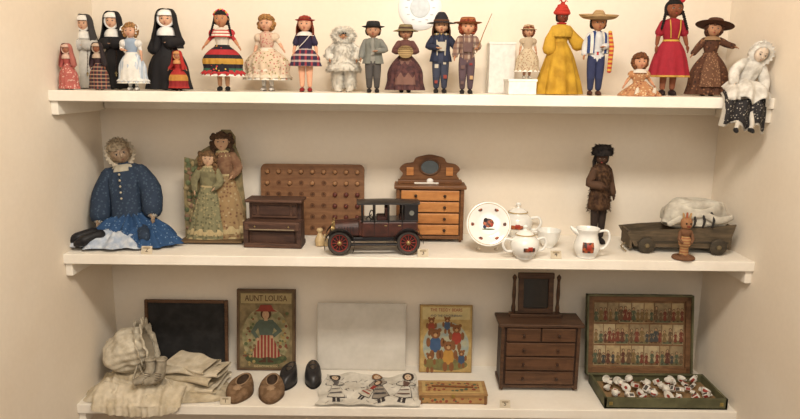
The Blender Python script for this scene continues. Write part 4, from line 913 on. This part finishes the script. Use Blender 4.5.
def d2(b,w,h):
    y=-.0028; rd=mat((156,50,38),bump=0)
    b.box((0,y,h*.5),(w*.96,.0006,h*.97),mat((190,162,106),(174,146,92),'noise',scale=40,bump=0)); b.box((0,y-.0004,h*.88),(w*.9,.0006,h*.18),mat((202,184,134),bump=0))
    b.text('THE TEDDY BEARS',(0,h*.93),.0165,rd,y=y-.0012,squash=.85); b.text('AND THE GINGERBREAD',(0,h*.845),.0115,mat((50,60,90),bump=0),y=y-.0012,squash=.9)
    br=mat((130,86,54),bump=0)
    b.disc((0,h*.4),w*.44,y-.0008,.0006,mat((178,174,146),(150,160,152),'noise',scale=40,bump=0),rz=h*.36,n=30); b.disc((0,h*.12),w*.42,y-.0012,.0006,mat((126,124,76),(108,100,66),'noise',scale=60,bump=0),rz=h*.09)
    for cx,cz,s,c in((-.20,.42,2.0,(66,90,124)),(.2,.52,1.7,(156,64,50)),(.05,.24,2.0,(180,134,66)),(.30,.2,1.2,(66,82,106)),(-.28,.68,1.2,(150,72,54)),(-.3,.14,1.3,(120,110,66)),(.02,.70,1.1,(76,92,116))):
        X=cx*w;Zz=cz*h;r=.010*s
        b.disc((X,Zz),r*1.1,y-.0018,.0005,mat(c,bump=0),rz=r*1.5); b.disc((X,Zz+r*2.0),r*.9,y-.0022,.0005,br)
        for q in(-1,1):
            b.disc((X+q*r*.75,Zz+r*2.7),r*.38,y-.002,.0005,br,n=10); b.disc((X+q*r*1.3,Zz+r*.4),r*.4,y-.002,.0005,br,rz=r*.9,n=10); b.disc((X+q*r*.6,Zz-r*1.9),r*.45,y-.002,.0005,br,rz=r*.9,n=10); b.disc((X+q*r*.3,Zz+r*2.15),r*.11,y-.0028,.0005,mat((20,15,12),bump=0),n=8)
        b.disc((X,Zz+r*1.75),r*.35,y-.0026,.0005,mat((186,146,102),bump=0),n=10)
book('teddy_bear_picture_book',420,473,308,.27,mat((162,132,84),rough=.6),mat((126,92,62)),d2,lean=7,thick=.008)
x,w,h=rect(317,406,305,.29,Z3); b=MB(); gp=mat((208,202,192),(200,194,183),'noise',scale=12,rough=.8,bump=.1,bs=300,var=.06)
b.box((0,0,h/2),(w,.006,h),gp,.002); b.box((0,-.004,h/2),(w-.012,.002,h-.012),gp,.0008)
b.build('white_writing_panel',(x,.285,Z3),M=R(-6,'X'),ground=G)
def shoe(b,m,inner,sole,ln,hw,hh,strap=None,rim=None):
    n=48; K=14; OL=[]
    for k in range(n):
        a=2*math.pi*k/n; ca,sa=math.cos(a),math.sin(a)
        y=-ln/2+ln/2*ca; t=-y/ln
        w=hw*(.72+.34*math.sin(math.pi*min(1,max(0,t))**1.3))
        OL.append((w*math.copysign(abs(sa)**.8,sa),y))
    oc=(0,-ln*.34); ow=hw*.50; ol=ln*.26
    IN=[(oc[0]+ow*math.sin(2*math.pi*k/n),oc[1]+ol*math.cos(2*math.pi*k/n)) for k in range(n)]
    vs=[]
    for i in range(K+1):
        t=i/K
        for k in range(n):
            o=OL[k]; q=IN[k]; topz=hh*(1.0 if q[1]>oc[1] else 1.0-.10*((oc[1]-q[1])/ol))
            rise=math.sin(math.pi/2*min(1,t*1.6)); side=topz*rise
            bl=max(0,(t-.25)/.75); bl=bl**1.3
            x=o[0]*(1-bl)+q[0]*bl; y=o[1]*(1-bl)+q[1]*bl
            if t<.3: e=1+.05*math.sin(math.pi*t/.3); x*=e
            toe=max(0,(-y/ln-.62)/.38); z=.006+side*(1-.42*toe*toe)
            vs.append((x,y,z))
    fs=[(i*n+k,i*n+(k+1)%n,(i+1)*n+(k+1)%n,(i+1)*n+k) for i in range(K) for k in range(n)]
    b.add(vs,fs,m)
    vs=[(o[0]*1.04,o[1]*1.02+.001,0) for o in OL]+[(o[0]*1.04,o[1]*1.02+.001,.007) for o in OL]
    b.add(vs,[tuple(range(n))[::-1],tuple(range(n,2*n))]+[(i,(i+1)%n,(i+1)%n+n,i+n) for i in range(n)],sole,False)
    rm=[(q[0],q[1],.006+hh*(1.0 if q[1]>oc[1] else 1.0-.10*((oc[1]-q[1])/ol))) for q in IN]
    b.tube(rm+[rm[0]],hw*.06,rim or m,seg=6)
    vs=rm+[(p[0]*.85,p[1]*.9-.003,.012) for p in rm]; b.add(vs,[(i,(i+1)%n,(i+1)%n+n,i+n) for i in range(n)]+[tuple(range(n,2*n))],inner,True)
    if strap: b.tube([(-hw*.75,-ln*.42,hh*.5),(-hw*.45,-ln*.43,hh*1.08),(0,-ln*.44,hh*1.2),(hw*.45,-ln*.43,hh*1.08),(hw*.75,-ln*.42,hh*.5)],hw*.13,m,seg=8,sub=3,flat=(1,.4)); b.ell((hw*.72,-ln*.43,hh*.75),(.004,.004,.004),strap)
    return b
fm=mat((136,108,82),(110,84,60),'noise',scale=50,rough=.9,bump=.6)
for u,yw in((240.5,-5),(267.5,6)):
    x,_=at_y(u,396,.06); b=shoe(MB(),fm,mat((76,58,44)),mat((96,74,54)),.158,.040,.034,rim=mat((158,130,102)))
    b.ell((0,-.112,.033),(.016,.015,.009),mat((158,130,102),rough=.9),nu=24,nv=10,fn=lambda d:d*(1+.15*math.cos(8*math.atan2(d[0],d[1])))); b.build('child_slipper',(x,.172,Z3),1.0,yaw=yw,ground=G)
for u,Y,yw in((291,.235,-8),(310,.25,8)):
    x,_=at_y(u,376,.17); b=shoe(MB(),mat((46,44,45),rough=.35,bump=.05),mat((110,96,82)),mat((30,28,28)),.125,.027,.050,strap=mat((190,190,186),rough=.3)); b.build('patent_leather_shoe',(x,Y,Z3),1.0,yaw=yw,ground=G)
def papers():
    xa,ya=on(312,416,Z3); xb,_=on(420,416,Z3); cx=(xa+xb)/2; w=xb-xa; dp=.215; mb=MB(); pm=mat((216,210,198),(204,197,184),'noise',scale=20,rough=.85,bump=.2,bs=150)
    Hh=lambda X,Yy:.010+.010*noise.noise((X*14,Yy*16,2.0))+.005*math.cos(X*34+Yy*12)**2+.10*max(0,Yy)**1.0*.25
    def sh(i,j):
        X=(i-.5)*w*(1-.08*j)+.008*math.sin(j*9); Yy=.002+j*dp+.008*math.sin(i*8)*j; return (X,Yy,max(.002,Hh(X,Yy)))
    mb.grid(sh,60,44,pm); mb.grid(lambda i,j:(lambda p:(p[0],p[1],max(.0008,p[2]-.003)))(sh(i,j)),60,44,pm)
    def flat(cx,cy,s,rot,dress,hairc,top):
        ca,sa=math.cos(rot),math.sin(rot); lay=[0]
        def put(L,m):
            lay[0]+=1; n=len(L); mx=sum(p[0] for p in L)/n; my=sum(p[1] for p in L)/n; rings=5
            def pt(a,b_):
                X=cx+(a*.62*ca-b_*sa)*s; Yy=cy+(a*.62*sa+b_*ca)*s; return (X,Yy,max(.002,Hh(X,Yy))+.0010+lay[0]*.0003)
            vs=[pt(mx,my)]
            for r in range(1,rings+1):
                for a,b_ in L: vs.append(pt(mx+(a-mx)*r/rings,my+(b_-my)*r/rings))
            fs=[(0,1+i,1+(i+1)%n) for i in range(n)]
            for r in range(rings-1):
                for i in range(n): fs.append((1+r*n+i,1+(r+1)*n+i,1+(r+1)*n+(i+1)%n,1+r*n+(i+1)%n))
            mb.add(vs,fs,m,True)
        dk=mat((60,54,54),bump=0); sk=mat((208,182,154),bump=0); C=lambda x,y,r,n=12,k=1:[(x+r*1.3*math.cos(6.283*i/n),y+r*k*math.sin(6.283*i/n)) for i in range(n)]
        out=[(-.26,.1),(-.06,.06),(.08,.07),(.27,.1),(.18,.4),(.10,.55),(.26,.60),(.27,.66),(.12,.74),(.04,.78),(-.04,.78),(-.14,.73),(-.30,.6),(-.27,.55),(-.10,.55),(-.17,.35)]
        put([(a*1.10,(b_-.42)*1.05+.42) for a,b_ in out],dk); put([(-.12,-.12),(-.02,-.12),(-.02,.1),(-.11,.1)],dk); put([(.12,-.12),(.02,-.12),(.02,.1),(.11,.1)][::-1],dk); put(out,mat(dress,bump=0)); put([(-.09,.5),(.09,.5),(.12,.75),(-.12,.75)],mat(top,bump=0))
        put(C(0,.9,.145),dk); put(C(0,.9,.13),mat(hairc,bump=0)); put(C(0,.88,.085,12,1.1),sk); put(C(-.04,.9,.014,6),dk); put(C(.04,.9,.014,6),dk); put(C(0,.835,.02,8,.5),mat((160,60,52),bump=0))
        put([(-.2,.2),(.2,.2),(.18,.25),(-.18,.25)],mat(top,bump=0)); put([(-.15,.36),(.15,.36),(.14,.385),(-.14,.385)],mat(top,bump=0))
    flat(-.105,.035,.175,.12,(200,193,180),(60,48,44),(96,90,88)); flat(-.02,.05,.12,-.5,(188,180,164),(96,70,50),(150,60,52)); flat(.045,.04,.17,.12,(146,136,124),(140,98,62),(70,66,68)); flat(.115,.035,.18,-.14,(206,199,186),(66,50,42),(108,82,72))
    for i in range(50):
        X=random.uniform(-.46,.46)*w; Yy=random.uniform(.01,.18); a=random.uniform(0,3.1); q=Vector((math.cos(a),math.sin(a)))*.014
        mb.tube([(X,Yy,Hh(X,Yy)+.001),(X+q.x,Yy+q.y,Hh(X+q.x,Yy+q.y)+.001)],.0007,mat((90,82,78)),seg=4)
    mb.build('paper_doll_sheet',(cx,0,Z3),ground=G)
papers()
x0,y0=on(419,404,Z3); x1,_=on(487,404,Z3); w=x1-x0; b=MB(); wb=mat((166,130,84),(144,106,64),'wood',scale=5,axis='X',rough=.5); H=.03; dp=.1; y0=max(y0,.02)
b.box((0,dp/2,H/2),(w,dp,H),wb,.002); b.box((0,dp/2,H+.003),(w+.003,dp+.003,.007),mat((176,142,94),(152,114,72),'wood',scale=5,axis='X',rough=.5),.002)
b.box((0,dp/2,H+.0068),(w*.9,dp*.82,.001),mat((186,158,106),bump=0)); b.box((0,dp/2,H+.0075),(w*.8,dp*.66,.001),mat((168,132,84),(130,66,50),'floral',scale=60,c3=(88,96,72),thr=.4,bump=0))
b.box((0,-.001,H*.45),(w*.94,.002,H*.5),mat((168,132,84),(140,74,56),'floral',scale=70,c3=(84,92,70),thr=.35,bump=0)); b.tube([(-w*.3,dp*.5,H+.011),(w*.3,dp*.42,H+.011)],[.003,.003],mat((120,74,44)),seg=6)
for s in(-1,1): b.box((s*w*.47,-.001,H/2),(.008,.004,H),mat((120,84,54)),.001)
b.box((0,-.003,H),(.012,.004,.012),mat((190,160,90),metal=.8,rough=.4),.001)
b.build('wooden_pencil_box',((x0+x1)/2,y0,Z3),ground=G)
dresser('toy_dresser_with_mirror',498,583,325,273,.13,Z3,.11,mat((92,66,48),(68,48,36),'wood',scale=5,axis='X',rough=.45),mat((62,44,34),rough=.5),mat((100,70,50),(78,54,38),'wood',scale=5,axis='X',rough=.4),4,'dark')
def gbox():
    xl,yf=on(605,410,Z3); xr,_=on(727,410,Z3); yf=.012; w=xr-xl; dp=.19; b=MB(); gr=mat((104,102,74),(86,84,60),'noise',scale=20,rough=.6,bump=.2); H=.038; gi=mat((150,120,84),rough=.8)
    b.box((0,dp/2,.003),(w,dp,.006),gr,.001)
    for s in(-1,1): b.box((s*(w/2-.004),dp/2,H/2),(.008,dp,H),gr,.001)
    b.box((0,.004,H/2),(w,.008,H),gr,.001); b.box((0,dp-.004,H/2),(w,.008,H),gr,.001); b.box((0,dp/2,.008),(w-.016,dp-.016,.003),gi)
    for s in(-.45,.45): b.box((s*w,-.001,H*.5),(.012,.003,.012),mat((170,150,90),metal=.7,rough=.4),.001)
    Lw=w*.93; _,_,hh=rect(590,690,298,.25,Z3); LH=hh-H+.02; M=T(-.028,dp+.002,H-.004)@R(-10,'X')
    bw=mat((124,90,62),(100,70,46),'wood',scale=5,axis='X',rough=.5)
    b.box((0,.006,LH/2),(Lw,.004,LH),gr,0,M)
    for s in(-1,1): b.box((s*(Lw/2-.003),-.006,LH/2),(.006,.026,LH),gr,.001,M); b.box((s*(Lw/2-.014),-.002,LH/2),(.018,.012,LH-.012),bw,.001,M)
    for zz in(.003,LH-.003): b.box((0,-.006,zz),(Lw,.026,.006),gr,.001,M)
    for zz in(.014,LH-.014): b.box((0,-.002,zz),(Lw-.012,.012,.018),bw,.001,M)
    b.box((0,.0025,LH/2),(Lw-.016,.003,LH-.016),mat((136,104,72),(112,82,56),'noise',scale=30,rough=.7),0,M)
    r0=random.Random(5); ch=(LH-.056)/3; CS=[(186,162,122),(170,146,108),(190,170,134),(156,136,104)]
    for r,widths in enumerate(([1,1.2,.9,1,1.3,.8,1.1],[.8,1,1.1,1.7,1,.9,.9],[1.1,.9,1,1,.8,1.4,1])):
        X=-Lw/2+.028; tot=sum(widths)
        for c,wu in enumerate(widths):
            cw=(Lw-.056)*wu/tot; cx=X+cw/2; X+=cw; cz=.028+ch*(r+.5); cc=CS[r0.randrange(4)]
            b.box((cx,.0,cz),(cw*.93,.001,ch*.92),mat(cc,tuple(int(q*.84) for q in cc),'noise',scale=60,bump=0),0,M)
            b.box((cx,-.0004,cz-ch*.36),(cw*.86,.0006,ch*.16),mat([(112,104,72),(120,90,62),(96,100,76)][c%3],bump=0),0,M)
            n=max(1,round(cw/.017))
            for q in range(n):
                k=r0.uniform(.72,1.0); fig(b,cx-cw*.5+cw*(q+.5)/n,cz-ch*.40,ch*.74*k,-.0012-.0014*(q%2),[(96,60,48),(104,82,60),(116,64,50),(70,70,66),(122,100,66),(84,90,70)][r0.randrange(6)],(174,142,108),(74,54,40),M=M,th=.0002,blob=r0.uniform(.7,.95),flip=r0.choice((-1,1)))
    b.build('wooden_game_box',((xl+xr)/2,yf,Z3),ground=G)
    m=MB(); wh=mat((220,214,203),rough=.3,bump=0); rr=mat((150,60,50),rough=.4,bump=0); bb=mat((84,78,74),bump=0)
    random.seed(3)
    for i in range(8):
        for j in range(5):
            cx=-w*.43+w*.86*(i+.5)/8+random.uniform(-.009,.009); cy=.022+(dp-.048)*(j+.5)/5+random.uniform(-.006,.006); tl=random.uniform(-50,50); z=.0145+random.uniform(.004,.018)
            k=random.randrange(4); M=T(cx,cy,z)@R(tl,'X')@R(random.uniform(-40,40),'Y')@R(random.uniform(-70,70),'Z')@S(random.uniform(.8,1.1))
            if k==0: m.lathe([(0,0),(.008,0),(.014,.010),(.0155,.018),(.014,.018),(.007,.003),(0,.002)],wh,seg=18,M=M); m.tube([(.014,0,.014),(.022,0,.012),(.013,0,.005)],.0014,wh,seg=5,sub=3,M=M); m.lathe([(.0154,.014),(.0145,.008),(.012,.005)],rr,seg=6,th=(-40,40),M=M,sub=1)
            elif k==1: m.lathe([(0,.002),(.012,.002),(.018,.006),(.019,.007),(.012,.004),(0,.004)],wh,seg=22,M=M); m.ell((0,0,.0045),(.008,.007,.001),rr,M,8,5)
            elif k==2: m.lathe([(0,0),(.007,0),(.013,.008),(.014,.015),(.009,.021),(.003,.024),(.003,.028),(0,.029)],wh,seg=18,M=M); m.tube([(-.012,0,.01),(-.02,0,.018)],[.003,.002],wh,seg=6,M=M); m.lathe([(.0145,.015),(.0145,.009)],rr,seg=5,th=(-35,35),M=M,sub=1)
            else: m.box((0,0,.008),(.024,.018,.014),wh,.002,M); m.box((0,-.0093,.008),(.016,.001,.010),bb if j%2 else rr,0,M); m.box((0,0,.0153),(.016,.01,.001),bb if i%2 else rr,0,M)
    m.build('miniature_china_pieces',((xl+xr)/2,yf,Z3+.0105),ground=G)
gbox()
# ------------------------------------------------------------ lights
def area(name,loc,tgt,sx,sy,e,col):
    l=bpy.data.lights.new(name,'AREA'); l.shape='RECTANGLE'; l.size=sx; l.size_y=sy; l.energy=e; l.color=col; o=bpy.data.objects.new(name,l); bpy.context.collection.objects.link(o); o.location=loc
    o.rotation_euler=(Vector(tgt)-Vector(loc)).to_track_quat('-Z','Y').to_euler()
area('ceiling_light',(0.1,-1.25,2.55),(0,.2,1.0),.7,.3,42,(1,.925,.81))
area('front_fill',(0,-2.6,2.2),(0,.3,.9),1.4,.8,16,(1,.94,.85))  # added fill, no actual lamp: carries light from the front to the lower shelves
w=bpy.data.worlds.new('world'); bpy.context.scene.world=w; w.use_nodes=True; w.node_tree.nodes['Background'].inputs[0].default_value=(1,.93,.84,1); w.node_tree.nodes['Background'].inputs[1].default_value=.4
bpy.context.scene.view_settings.view_transform='Standard'
cd=bpy.data.cameras.new('camera'); cd.lens=F/800*36; cd.sensor_width=36; cd.clip_start=.05; co=bpy.data.objects.new('camera',cd); bpy.context.collection.objects.link(co)
co.matrix_world=Matrix.Translation(CAM)@RC.to_4x4(); bpy.context.scene.camera=co
